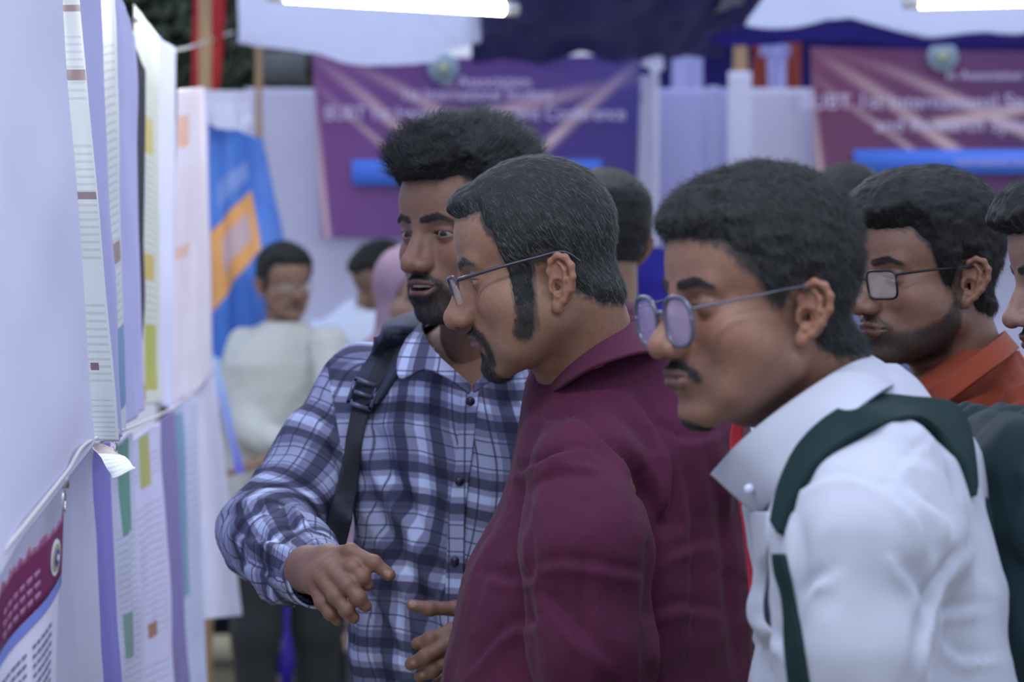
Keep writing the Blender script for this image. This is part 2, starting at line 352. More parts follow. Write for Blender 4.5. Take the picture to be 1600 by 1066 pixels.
def build_head(nm, K, mat, M, tone, hair_tab, beard, hthick, hairmat, extra_hair=None, h=3.2, flow=None, nstr=9000, strlen=22, lift=.25, srad=.00012, brows=True, jitter=.25, hnoise=2.0, bstr=5000, blen=5, refine=1, cut=None, bmat=None, greys=None):
    """returns dict(V,F,col) for the skin in world space, plus hair objects list"""
    kk = dict(HD); kk.update(K); K = kk
    f = lambda p: head_sdf(p, K)
    nb = np.array(K['neck'][0]); nr = K['neck'][1] * 1.1
    lo = np.minimum([-98, -112, -125], nb - nr * .6); hi = np.maximum([98, 132, 124], nb + nr * .6)
    V, F = extract(f, lo, hi, h, refine)
    N = vnormals(V, F)
    # ---- colours
    sk = np.array(tone); c = np.tile(sk, (len(V), 1))
    n1 = fbm(V / 26.0, 3)[:, None]; c = c * (1 + .05 * n1)
    warm = np.exp(-(((np.abs(V[:, 0]) - 42) / 20) ** 2 + ((V[:, 2] + 22) / 18) ** 2)) * (V[:, 1] > 30) + np.exp(-(np.linalg.norm(V - [0, 118, -38], axis=1) / 13) ** 2)
    c = c * (1 + np.array([.12, -.02, -.05]) * warm[:, None])
    earm = ((np.abs(V[:, 0]) > 72) & (np.abs(V[:, 1] + 12) < 32)).astype(float); c = c * (1 + np.array([.12, 0, -.05]) * earm[:, None])
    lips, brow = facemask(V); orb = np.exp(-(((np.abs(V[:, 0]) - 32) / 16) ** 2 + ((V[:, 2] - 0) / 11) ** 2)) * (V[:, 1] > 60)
    c = c * (1 - .28 * orb[:, None])  # skin tone darker around the eyes
    lm = (1 - sstep(-1.0, 2.0, lips))[:, None]; c = c * (1 - lm) + np.array([.10, .045, .042]) * K.get('lipc', 1.0) * lm
    dk = np.array([.018, .018, .018]); bm = (1 - sstep(-3.4, 3.0, brow + 1.0 * vnoise(V / 2.0)))[:, None] * .6; 
    if brows: c = c * (1 - bm) + dk * bm
    bd = beard_mask(V + 1.6 * np.stack([vnoise(V / 3.0), vnoise(V / 3.0 + 5), vnoise(V / 3.0 + 11)], -1), beard)[:, None]; st = np.clip(bd * .78, 0, .85); c = c * (1 - st) + dk * st
    sb = beard.get('shadow', 0) * beard_mask(V, dict(full=1, mous=1, goat=1))[:, None]; c = c * (1 - sb) + np.array([.05, .045, .045]) * sb
    hl = hairline(V, hair_tab); noear = (np.abs(V[:, 0]) < 78).astype(float)
    hm = (sstep(-6, 6, hl + 4 * vnoise(V / 4.0)) * noear * (1 - .45 * sstep(0, -20, V[:, 2]) * (V[:, 1] > 5)))[:, None]; c = c * (1 - hm * .93) + dk * hm * .93
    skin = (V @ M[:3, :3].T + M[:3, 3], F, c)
    objs = []
    # ---- hair volume
    fb = lambda p: head_sdf(p, dict(K, neck=K['neck']), ears=False)
    def th(p):
        hh = hairline(p, hair_tab); t = hthick(p)
        edge = sstep(-4, 20 + 26 * sstep(35, 68, np.abs(p[:, 0])) * sstep(-60, 20, p[:, 1]), hh + 3 * vnoise(p / np.array([7., 7., 16.]))) ** .8
        return -3.0 + (t + 3.0) * edge
    def fh(p):
        d = fb(p) - th(p)
        if extra_hair is not None: d = extra_hair(p, d)
        return d - hnoise * (vnoise(p / np.array([9., 16, 9.])) + .4 * vnoise(p / 5.0)) * sstep(0, 20, hairline(p, hair_tab))
    e_lo = np.array([-112, -135, -75]); e_hi = np.array([112, 135, 170])
    HV, HF = extract(fh, e_lo, e_hi, 4.0, 1, 1)
    keep = (fb(HV) > -1.5); kf = keep[HF].all(axis=1); HF = HF[kf]
    HN = vnormals(HV, HF)
    W = lambda v: v @ M[:3, :3].T + M[:3, 3]
    cap_o = mesh_obj('hair', W(HV), HF, HCAP); objs.append(cap_o)
    def strands(name, roots, nrmls, fl, L, n, lf, f_sdf, mat_, npts=6, jit=jitter, rad=srad, parent=None, off=0.0):
        L = L * RNG.uniform(.6, 1.15, len(roots)); pos = roots.copy(); out = [pos.copy()]; jv = RNG.normal(0, jit, pos.shape); liftv = lf * RNG.uniform(.5, 1.5, len(roots))[:, None]
        for s in range(npts - 1):
            G = nrm(grad(f_sdf, pos, .8)); t = fl(pos, G) + jv; t = t - G * (t * G).sum(1, keepdims=True) * .9
            dr = nrm(nrm(t) + G * liftv * (1 - .12 * s)); pos = pos + dr * (L / (npts - 1))[:, None]; out.append(pos.copy())
        A = W(np.stack(out, 1).reshape(-1, 3)).astype(np.float32); cu = bpy.data.hair_curves.new(name); cu.add_curves([npts] * len(roots))
        cu.attributes['position'].data.foreach_set('vector', A.ravel()); r = cu.attributes.get('radius') or cu.attributes.new('radius', 'FLOAT', 'POINT')
        rr = np.tile(np.linspace(1, .25, npts), len(roots)) * rad; r.data.foreach_set('value', rr.astype(np.float32)); cu.materials.append(mat_)
        o = bpy.data.objects.new(name, cu); link(o, parent); o['kind'] = 'stuff'; return o
    if nstr:
        a = np.linalg.norm(np.cross(HV[HF[:, 2]] - HV[HF[:, 0]], HV[HF[:, 3]] - HV[HF[:, 1]]), axis=1); fc = HV[HF].mean(1)
        a = a * np.clip((hairline(fc, hair_tab) + 6) / 8, 0, 1); 
        i = RNG.choice(len(HF), nstr, p=a / a.sum()); w = RNG.dirichlet([1, 1, 1, 1], nstr); R = (HV[HF[i]] * w[..., None]).sum(1) - HN[HF[i, 0]] * 1.0
        if greys:
            j = int(nstr * greys[0]); strands('hair_strands', R[j:], None, flow, strlen, 0, lift, fh, hairmat, parent=cap_o); strands('grey_hair_strands', R[:j], None, flow, strlen, 0, lift, fh, greys[1], parent=cap_o)
        else: strands('hair_strands', R, None, flow, strlen, 0, lift, fh, hairmat, parent=cap_o)
    # ---- brows and beard
    Fm = V[F].mean(1); ar = np.linalg.norm(np.cross(V[F[:, 2]] - V[F[:, 0]], V[F[:, 3]] - V[F[:, 1]]), axis=1)
    def pick(w, n):
        w = w * ar
        if w.sum() <= 0: return None
        i = RNG.choice(len(F), n, p=w / w.sum()); u = RNG.dirichlet([1, 1, 1, 1], n); return (V[F[i]] * u[..., None]).sum(1)
    if brows:
        R = pick((facemask(Fm)[1] < 1.0) * 1.0, 750)
        strands('eyebrows', R, None, lambda p, G: np.stack([np.sign(p[:, 0]) * 1.0, p[:, 1] * 0 - .2, .35 - .02 * np.abs(p[:, 0])], -1), 8, 0, .18, f, bmat or hairmat, 4, .15, srad * .9)
    else: pass
    if bstr:
        bw = beard_mask(Fm, beard); R = pick(bw * (bw > .15), bstr)
        if R is not None: strands('beard', R, None, lambda p, G: np.stack([np.sign(p[:, 0]) * .25, p[:, 1] * 0 + .1, p[:, 1] * 0 - 1], -1), blen, 0, .45, f, bmat or HB, 4, .35, srad * .95)
    for o in [o for o in COL.objects if o.name.split('.')[0] in ('eyebrows', 'beard') and o.parent is None and o not in objs]: objs.append(o)
    return skin, objs, K
def head_matrix(center, yaw, pitch=0, roll=0, scale=1.0):
    """yaw: facing direction, degrees, 0 = towards +Y, 90 = towards -X, 180 = towards the camera; pitch: nose down positive"""
    y, p, r = (math.radians(a) for a in (yaw, pitch, roll))
    Rm = Matrix.Rotation(y, 4, 'Z') @ Matrix.Rotation(-p, 4, 'X') @ Matrix.Rotation(r, 4, 'Y')
    M = np.array(Rm); M[:3, :3] *= scale * .001; M[:3, 3] = center; return M
def eyes(M, mats, yaw=0, pitch=0, objs=None, both=True):
    out = []
    for s in (-1, 1):
        n, m = 24, 16; th = np.linspace(0, math.pi, m + 1); ph = np.linspace(0, 2 * math.pi, n, endpoint=False)
        V = np.array([[math.sin(t) * math.cos(a), math.cos(t), math.sin(t) * math.sin(a)] for t in th for a in ph]) * 12.3
        F = np.array([(i * n + j, (i + 1) * n + j, (i + 1) * n + (j + 1) % n, i * n + (j + 1) % n) for i in range(m) for j in range(n)])
        ang = np.degrees(np.arccos(np.clip(V[:, 1] / 12.3, -1, 1)))
        col = np.where((ang < 13)[:, None], [.004, .003, .003], np.where((ang < 31)[:, None], [.03, .016, .01], [.24, .21, .20]))
        R = np.array(Matrix.Rotation(math.radians(yaw), 3, 'Z') @ Matrix.Rotation(math.radians(-pitch), 3, 'X'))
        W = (V @ R.T + [s * 32, 71.5, 0]) @ M[:3, :3].T + M[:3, 3]
        out.append(mesh_obj('eye', W, F, mats, col=col))
    return out
def glasses(M, K, frame, lens, fw=50, fh=34, z=-3, y0=99, rim=1.5, rect=.5, temple_z=4, wrap=4, thick=2.2, full=True, ear=(74, -16, 4), bottom=True, top=None):
    """local mm -> world; thing-part: returns [eyeglasses frame, children]"""
    W = lambda v: np.asarray(v, float) @ M[:3, :3].T + M[:3, 3]; parts = []; top = top or rim
    fr = []; lens_o = []; arms = []
    sc = np.linalg.norm(M[:3, 0])
    for s in (-1, 1):
        a = np.linspace(0, 2 * math.pi, 49)[:-1]; e = 2 + rect * 4
        ca, sa = np.cos(a), np.sin(a); rx = np.sign(ca) * np.abs(ca) ** (2 / e) * fw / 2; rz = np.sign(sa) * np.abs(sa) ** (2 / e) * fh / 2
        rx = rx * (1 + .06 * rz / fh)
        cx = 8 + fw / 2 + 1
        X = cx + rx; Yv = y0 - wrap * ((X - 8) / 50) ** 2 + .09 * (rz); Z = z + rz
        loop = np.stack([s * X, Yv, Z], -1)
        if full or True:
            loopc = np.concatenate([loop, loop[:1], loop[1:2]]); rr = np.where(np.concatenate([rz, rz[:1], rz[1:2]]) > 0, top, rim if bottom else .25)
            fr.append(tube(W(loopc), rr * sc, 8))
        c = np.array([[s * cx, y0 - wrap * ((cx - 8) / 50) ** 2 + 1.2, z]]); n = len(loop)
        r1 = loop * .5 + c * .5 + [0, .5, 0]; V = np.concatenate([loop, r1, c]); V2 = V - [0, 1.2, 0]
        F = [(i, (i + 1) % n, n + (i + 1) % n, n + i) for i in range(n)] + [(n + i, n + (i + 1) % n, n + (i + 2) % n, 2 * n) for i in range(0, n, 2)]
        F = np.array(F); k = len(V); F2 = np.concatenate([F, (F + k)[:, ::-1]]); lens_o.append((W(np.concatenate([V, V2])), F2))
        hx = s * (cx + fw / 2 + 1); hz = z + temple_z
        arms.append(tube(W([(hx - s * 2, y0 - wrap * 1.2 - 1, hz), (hx + s * 3, y0 - wrap - 5, hz + .5), (s * (ear[0] - 4), 50, (hz + ear[2]) / 2 + 1), (s * ear[0], 10, ear[2]), (s * (ear[0] + 0), ear[1], ear[2] - 1), (s * (ear[0] - 2), ear[1] - 16, ear[2] - 16)]),
                         np.array([thick, thick, thick * .8, thick * .7, thick * .7, thick * .6]) * sc * .6, 8, 30))
    fr.append(tube(W([(-9, y0, z + 6), (-4, y0 + 1.5, z + 8), (4, y0 + 1.5, z + 8), (9, y0, z + 6)]), top * sc, 8, 10))
    V, F = join(fr); o = mesh_obj('eyeglasses', V, F, frame)
    for V, F in lens_o: mesh_obj('lens', V, F, lens, o)
    for V, F in arms: mesh_obj('temple_arm', V, F, frame, o)
    return o
def flow_back(fwd=-1.0, side=.0, down=.2):
    return lambda p, G: np.stack([side * np.sign(p[:, 0]) + 0 * p[:, 0], fwd + 0 * p[:, 0], -down + 0 * p[:, 0]], -1)
# ------------------------------------------------------------------ the setting
def floor_mat():
    m = NT('floor_mat'); tc = m.add('ShaderNodeTexCoord').outputs['Object']
    c = m.mix(m.noise(3, 5, tc), srgb(150, 142, 110), srgb(112, 104, 80)); c = m.mix(m.math('MULTIPLY', m.noise(40, 3, tc), .5), c, srgb(170, 160, 125))
    m.bump(m.noise(300, 2, tc), .4, .003); return m.set(Base_Color=c, Roughness=.9)
def quadgrid(x0, x1, y0, y1, nx, ny, f):
    xs, ys = np.meshgrid(np.linspace(x0, x1, nx), np.linspace(y0, y1, ny), indexing='ij'); V = f(xs, ys).reshape(-1, 3)
    i = np.arange(nx * ny).reshape(nx, ny); F = np.stack([i[:-1, :-1], i[1:, :-1], i[1:, 1:], i[:-1, 1:]], -1).reshape(-1, 4)
    uv = np.stack([(xs - x0) / (x1 - x0), (ys - y0) / (y1 - y0)], -1).reshape(-1, 2); return V, F, uv
V, F, uv = quadgrid(-4, 6, -2, 12, 60, 84, lambda x, y: np.stack([x, y, .006 * np.sin(x * 3.1) * np.cos(y * 2.3)], -1))
struct(mesh_obj('floor', V, F, floor_mat()))
WHITE = cloth_mat('white_cloth', srgb(206, 208, 232), srgb(184, 188, 222), .9, 1800, .2, .3, .3, 4)
LILAC = cloth_mat('lilac_cloth', srgb(176, 178, 222), srgb(158, 160, 210), .9, 1800, .2, .3, .3, 4)
ROOFW = cloth_mat('white_roof_cloth', srgb(214, 218, 240), srgb(200, 205, 235), .9, 1800, .2, .3, .3, 4)
_b = ROOFW.node_tree; _t = _b.nodes.new('ShaderNodeBsdfTranslucent'); _t.inputs[0].default_value = srgb(236, 240, 252); _m = _b.nodes.new('ShaderNodeMixShader'); _m.inputs[0].default_value = .7; _b.links.new(_b.nodes['Principled BSDF'].outputs[0], _m.inputs[1]); _b.links.new(_t.outputs[0], _m.inputs[2]); _b.links.new(_m.outputs[0], _b.nodes['Material Output'].inputs[0])
NAVY = cloth_mat('navy_cloth', srgb(52, 48, 122), srgb(44, 42, 104), .9, 900, .2, .2, .4, 2)
BLUEB = cloth_mat('blue_cloth', srgb(58, 52, 168), srgb(50, 46, 140), .8, 900, .2, .2, .4, 2)
BLACK = cloth_mat('black_cloth', srgb(42, 44, 66), srgb(30, 32, 50), .9, 900, .2, .2, .4, 2)
BAMB = plain('bamboo', srgb(172, 142, 104), .6, 0, .3)
def hang(name, top, bot, mat, nu=70, nv=60, fold=.012, wl=.16, thick=.003, seed=0, par=None, sag=0, disp=None, uv=True):
    """cloth between a top polyline and a bottom polyline (world points), draped in vertical folds"""
    mid = [(np.array(a) * .5 + np.array(b) * .5) for a, b in zip(top, bot)]
    L = np.linalg.norm(np.array(top[-1]) - np.array(top[0]))
    def d(u, v, G):
        s = v * L / wl; q = np.stack([s.ravel() + seed * 7.7, u.ravel() * .9, u.ravel() * 0 + seed], -1)
        r = (vnoise(q) + .45 * vnoise(q * [2.3, 1.6, 1])).reshape(u.shape) * fold * (.35 + .65 * u)
        q2 = np.stack([v.ravel() * L * 9, u.ravel() * 6, u.ravel() * 0 + seed + 3], -1); r = r + (vnoise(q2) * .0025).reshape(u.shape)
        if disp is not None: r = r + disp(u, v)
        return r
    V, F, uv_ = ribbon([top, mid, bot], nv, nu, thick, d); return mesh_obj(name, V, F, mat, par, uv=uv_)
BY = 10.5
def row(pxs, py, Y, dy=None): return [P(x, (py if np.isscalar(py) else py[i]), Y if np.isscalar(Y) else Y[i]) for i, x in enumerate(pxs)]
def down(pts, z=0.02): return [np.array([p[0], p[1], z]) for p in pts]
# back wall of white cloth, in lengths tied between the poles
t = row([383, 440, 520, 640, 780, 990], [138, 138, 140, 140, 138, 140], BY + .06); w1 = hang('wall_back', t, down(t), WHITE, 90, 60, .02, .25, seed=1); struct(w1)
for a, b, s in ((1010, 1150, 2), (1165, 1290, 3), (1285, 1640, 4)):
    t = row(np.linspace(a, b, 5), 138, BY + .02 * s); w = hang('wall_back_length', t, down(t), WHITE if s != 2 else LILAC, 70, 50, .022, .2, seed=s, par=None); w.parent = w1; w.name = 'cloth_length'
t = row([1640, 2000, 2500, 3000], 138, BY); w = hang('cloth_length', t, down(t), WHITE, 50, 40, .03, .3, seed=5, par=w1)
# slim gathered cloth falls in front of the back wall
def fall(name, label, x0, x1, y0, y1, Y, mat, seed, fold=.03):
    o = hang(name, row(np.linspace(x0, x1, 4), y0, Y), row(np.linspace(x0, x1, 4), y1, Y), mat, 30, 50, fold, .05, .004, seed); tag(o, label, 'cloth'); return o
fall('gathered_cloth', 'gathered white cloth fall tied round the pole right of the first banner', 983, 1030, 118, 700, BY - .12, WHITE, 11)
fall('gathered_cloth', 'bright white cloth fall hanging below the bamboo pole by the second banner', 1138, 1174, 112, 1004, BY - .42, WHITE, 12)
fall('gathered_cloth', 'lilac cloth fall left of the bamboo pole', 1106, 1124, 135, 1010, BY - .1, LILAC, 13)
# poles
for nm, lab, px, y0, y1, Y, r in (('bamboo_pole', 'tall bamboo pole rising before the dark roof between the two banners', 1157, -60, 1009, BY - .3, .030),
                      ('bamboo_pole', 'bamboo pole with red cloth behind it at the left wall', 320, -120, 1120, 8.0, .022),
                      ('bamboo_pole', 'thin bamboo pole left of the first banner by the tree', 404, -40, 1010, BY - .05, .014)):
    a = P(px, y0, Y); b = np.array([a[0], Y, 0.0]); n = 13; pts = np.linspace(b, a, n * 3 + 1); rr = np.array([r * (1.14 if i % 3 == 0 else 1) for i in range(len(pts))])
    V, F = tube(pts, rr, 12); o = mesh_obj(nm, V, F, BAMB); tag(o, lab, 'pole')
# white bundle at the top of the banner pole
V, F = extract(lambda p: chain(p, [P(1012, 82, BY - .2), P(1022, 95, BY - .25), P(1012, 130, BY - .25), P(1004, 160, BY - .2)], [.06, .075, .05, .02], .05) + .012 * vnoise(p * 28), P(960, 190, BY) - .2, P(1060, 50, BY) + .2, .02, 0)
tag(mesh_obj('cloth_bundle', V, F, WHITE), 'knotted white cloth bundle at the top corner of the first banner', 'cloth')
# ---- roof sheets
def sheet(name, rows, mat, lab=None, seed=0, fold=.02, nu=50, nv=60, kind=None):
    V, F, uv = ribbon(rows, nu, nv, .004, lambda u, v, G: fold * fbm(np.stack([u.ravel() * 5, v.ravel() * 7, u.ravel() * 0 + seed], -1), 3).reshape(u.shape))
    o = mesh_obj(name, V, F, mat, uv=uv)
    if lab: tag(o, lab, 'cloth')
    return o
c1 = sheet('ceiling', [row([735, 860, 1000, 1130], [90, 92, 92, 78], 9.6), row([745, 880, 1060, 1180], [20, 10, 0, -5], 7.6), row([770, 900, 1100, 1300], [-200, -200, -200, -200], 6.0)], NAVY, seed=1, fold=.05); struct(c1)
sheet('roof_cloth', [row([372, 470, 600, 680, 752], [70, 88, 98, 88, 72], 8.4), row([372, 470, 600, 680, 755], [20, 20, 20, 10, 5], 7.6), row([360, 470, 600, 700, 775], [-180] * 5, 6.4)], ROOFW, 'white cloth sheet sagging from the roof above the first banner', 2)
sheet('roof_cloth', [row([1092, 1300, 1500, 1700, 2000], [34, 42, 48, 50, 50], 8.8), row([1130, 1300, 1500, 1700, 2100], [0, -20, -20, -20, -20], 7.6), row([1150, 1300, 1500, 1700, 2200], [-230] * 5, 6.0)], ROOFW, 'white roof cloth above the second banner', 3, .04)
sheet('valance', [row([1078, 1160, 1300, 1450, 1650, 2000], [62, 68, 68, 70, 72, 72], 9.0), row([1085, 1160, 1300, 1450, 1650, 2000], [48, 52, 54, 58, 60, 60], 8.95), row([1092, 1160, 1300, 1450, 1650, 2000], [30, 34, 40, 46, 48, 48], 8.8)], BLUEB, 'blue cloth band along the edge of the right roof sheet', 4)
# dark back of the neighbouring tent seen over the wall
sheet('neighbour_cloth', [row([1000, 1100, 1300, 1800], [900] * 4, 13), row([1000, 1100, 1300, 1800], [100] * 4, 13), row([1000, 1100, 1300, 1800], [20] * 4, 12.6)], NAVY, 'dark navy cloth of the tent beyond the back wall', 5)
sheet('neighbour_cloth', [row([1050, 1075, 1098], [925] * 3, 12.3), row([1050, 1075, 1098], [120] * 3, 12.3), row([1056, 1075, 1095], [80] * 3, 12.3)], LILAC, 'grey cloth strip over the wall left of the bamboo pole', 6)
sheet('neighbour_cloth', [row([1176, 1200, 1225, 1252], [925] * 4, 12.3), row([1176, 1200, 1225, 1252], [115] * 4, 12.3), row([1176, 1200, 1225, 1250], [84] * 4, 12.3)], cloth_mat('rust_cloth', srgb(150, 72, 56), srgb(120, 60, 60)), 'rust coloured cloth seen over the wall beside the second banner', 7)
sheet('neighbour_cloth', [row([1200, 1212, 1228], [930] * 3, 12.1), row([1200, 1212, 1228], [115] * 3, 12.1), row([1185, 1212, 1235], [88] * 3, 12.1)], LILAC, 'pale cloth bunched over the rust cloth beside the second banner', 8)
# ---- tree foliage behind the left wall
lm = NT('leaf'); tc = lm.add('ShaderNodeTexCoord').outputs['Object']; lm.set(Base_Color=lm.mix(lm.noise(4, 3, tc), srgb(40, 56, 40), srgb(84, 96, 76)), Roughness=.6)
def tree(lab, c, r, n, seed, trunk):
    g = np.random.default_rng(seed); d = nrm(g.normal(size=(n, 3))); rad = g.uniform(.45, 1, n) ** .6; C = np.asarray(c) + d * rad[:, None] * np.asarray(r)
    ax = nrm(g.normal(size=(n, 3))); bx = nrm(np.cross(ax, g.normal(size=(n, 3)))); s = g.uniform(.04, .08, n)[:, None]
    V = np.stack([C - ax * s, C + bx * s * .4, C + ax * s, C - bx * s * .4], 1).reshape(-1, 3); F = np.arange(4 * n).reshape(-1, 4)
    root = thing('tree', lab, 'tree', (c[0], c[1], 0)); a = mesh_obj('foliage', V, F, lm.m, smooth=False); a['kind'] = 'stuff'
    Vt, Ft = tube([(c[0], c[1], 0), (c[0] + .05, c[1], c[2] * .5), c], [.12, .1, .05], 10, 12); b = mesh_obj('trunk', Vt, Ft, plain('bark', srgb(70, 60, 50), .9)); reparent(root, [a, b])
tree('dark green tree over the left wall behind the posters', P(265, 30, 12.2), (.52, .6, .62), 9000, 1, 0)
tree('dark bushy tree behind the red cloth near the roof sheet', P(430, 60, 13.6), (.40, .5, .55), 6000, 2, 0)
# grey board over the wall left of the first banner
V, F = boxm(P(440, 105, 11.6), (.24, .03, .16)); tag(mesh_obj('grey_board', V, F, plain('greyboard', srgb(92, 96, 98), .8), smooth=False), 'dull grey board above the wall left of the first banner', 'board')
# ---- tube lights
def tube_light(lab, a, b, r=.014):
    a = np.array(a); b = np.array(b); root = thing('tube_light', lab, 'lamp', a)
    em = NT('tube_glow'); em.set(Base_Color=(1, 1, 1, 1)); em.b.inputs['Emission Color'].default_value = (1, 1, .86, 1); em.b.inputs['Emission Strength'].default_value = 95
    V, F = tube(np.linspace(a, b, 9), r, 16); o1 = mesh_obj('glass_tube', V, F, em.m)
    d = nrm(b - a); cm = plain('capm', srgb(210, 212, 220), .4); V, F = tube([a - d * .02, a + d * .025], r * 1.12, 12); o2 = mesh_obj('end_cap', V, F, cm); V, F = tube([b - d * .025, b + d * .02], r * 1.12, 12); o4 = mesh_obj('end_cap', V, F, cm)
    V, F = boxm((a + b) / 2 + [0, 0, .035], (np.linalg.norm(b - a), .03, .04), None); 
    ang = math.atan2(b[2] - a[2], b[0] - a[0]); R = np.array([[math.cos(ang), 0, -math.sin(ang)], [0, 1, 0], [math.sin(ang), 0, math.cos(ang)]])
    V = (V - (a + b) / 2) @ R.T + (a + b) / 2; o3 = mesh_obj('fitting', V, F, plain('fit', srgb(225, 226, 232), .5), smooth=False); reparent(root, [o1, o2, o3, o4])
tube_light('lit fluorescent tube in the roof above the first banner', P(430, -8, 6.0), P(798, 14, 6.3), .017)
tube_light('lit fluorescent tube at the upper right under white roof cloth', P(1422, 3, 6.2), P(2150, -14, 6.2), .017)
# ---- banners
def grad_mat(name, ca, cb):
    m = NT(name); uv = m.add('ShaderNodeUVMap'); s = m.add('ShaderNodeSeparateXYZ'); m.link(uv.outputs[0], s.inputs[0])
    n = m.noise(3, 3, uv.outputs[0]); k = m.math('ADD', s.outputs[0], m.math('MULTIPLY', m.math('SUBTRACT', n, .5), .25))
    # printed light rays fanning from the two upper corners to the middle
    def ray(x0, y0, x1, y1, w):
        L = math.hypot(x1 - x0, y1 - y0); nx, ny = -(y1 - y0) / L, (x1 - x0) / L
        d = m.math('ADD', m.math('MULTIPLY', m.math('SUBTRACT', s.outputs[0], x0), nx), m.math('MULTIPLY', m.math('SUBTRACT', s.outputs[1], y0), ny))
        t = m.math('DIVIDE', m.math('ADD', m.math('MULTIPLY', m.math('SUBTRACT', s.outputs[0], x0), (x1 - x0) / L), m.math('MULTIPLY', m.math('SUBTRACT', s.outputs[1], y0), (y1 - y0) / L)), L)
        a = m.add('ShaderNodeMapRange', interpolation_type='SMOOTHSTEP', ins={0: m.math('ABSOLUTE', d), 1: 0.0, 2: w, 3: 1.0, 4: 0.0}).outputs[0]
        b = m.add('ShaderNodeMapRange', ins={0: t, 1: 0.0, 2: .7, 3: .1, 4: 1.0}).outputs[0]
        c = m.math('LESS_THAN', t, 1.0); return m.math('MULTIPLY', m.math('MULTIPLY', a, b), c)
    c = m.mix(m.math('MULTIPLY', k, 1.0), ca, cb)
    r = ray(.03, .06, .42, .66, .035)
    for q in (ray(.98, .08, .60, .66, .035), ray(.14, .1, .6, .52, .04), ray(.9, .2, .3, .42, .05), ray(-.01, .05, .03, 1, .02), ray(.02, .2, .4, .8, .018)): r = m.math('MAXIMUM', r, q)
    c = m.mix(m.math('MULTIPLY', r, .9), c, srgb(222, 194, 196)); return m.set(Base_Color=c, Roughness=.55)
CYAN = plain('cyan_print', srgb(72, 122, 232), .5, 0, .1); TXT = plain('white_print', srgb(206, 196, 232), .5, 0, .02); EMB = plain('emblem_print', srgb(150, 175, 195), .5)
def text(s, size, loc, mat, par, rot=(math.pi / 2, 0, 0), align='CENTER', name='lettering', ext=.001, sx=1.0):
    cu = bpy.data.curves.new(name, 'FONT'); cu.body = s; cu.size = size; cu.align_x = align; cu.align_y = 'CENTER'; cu.extrude = ext; cu.materials.append(mat)
    t_ = bpy.data.objects.new(name, cu); me = bpy.data.meshes.new_from_object(t_); bpy.data.objects.remove(t_)
    o = bpy.data.objects.new(name, me); link(o); o['kind'] = 'stuff'; o.rotation_euler = rot; o.location = loc; o.scale = (sx, 1, 1); reparent(par, [o]); return o
def banner(lab, x0, x1, y0, y1, Y, mat, lines, box, emb):
    a = P(x0, y0, Y); root = thing('banner', lab, 'banner', a)
    n = 6; xs = np.linspace(x0, x1, n); top = row(xs, [y0 + 6 * math.sin(math.pi * i / (n - 1)) for i in range(n)], Y); bot = row(np.linspace(x0 + 15, x1 - 8, n), y1, Y)
    o = hang('printed_sheet', top, bot, mat, 90, 60, .012, .3, .002, 21); reparent(root, [o])
    pc = []
    for s, size, px, py, sx in lines: text(s, size, P(px, py, Y - .035), TXT, root, sx=sx)
    bx0, bx1, by0, by1 = box; c = (P(bx0, by0, Y - .03) + P(bx1, by1, Y - .03)) / 2; w = P(bx1, by1, Y - .03) - P(bx0, by0, Y - .03)
    V, F = boxm(c, (abs(w[0]), .004, abs(w[2]))); o = mesh_obj('blue_title_bar', V, F, CYAN, smooth=False); reparent(root, [o])
    text('International Conference Theme', .045, c + [0, -.008, 0], TXT, root)
    e = P(emb[0], emb[1], Y - .035)
    for r, mt, nm in ((.068, EMB, 'emblem'), (.048, plain('emb2', srgb(128, 150, 170), .5), 'emblem_ring'), (.028, plain('emb3', srgb(170, 180, 150), .5), 'emblem_core')):
        V, F = tube([e + [0, (.068 - r) * -.1, 0], e + [0, -.004 - (.068 - r) * .1, 0]], r, 24); o = mesh_obj(nm, V, F, mt, smooth=False); reparent(root, [o])
banner('purple to navy conference banner with pale rays, behind the standing men', 488, 1002, 84, 372, BY - .2, grad_mat('banner_purple', srgb(116, 66, 130), srgb(44, 38, 126)),
       [('In Association', .07, 760, 128, 1), ('1st International Student', .075, 745, 148, .9), ('BUBT 1st International Student Conference', .088, 742, 178, .86)], (550, 940, 250, 290), (693, 106))
banner('plum conference banner with pale rays at the upper right', 1266, 1900, 74, 360, BY - .2, grad_mat('banner_plum', srgb(112, 52, 92), srgb(56, 40, 110)),
       [('In Association with', .06, 1560, 118, 1), ('BUBT 1st International Student Conference', .095, 1545, 160, 1), ('and Research Symposium', .09, 1530, 196, 1)], (1334, 1860, 234, 272), (1473, 88))
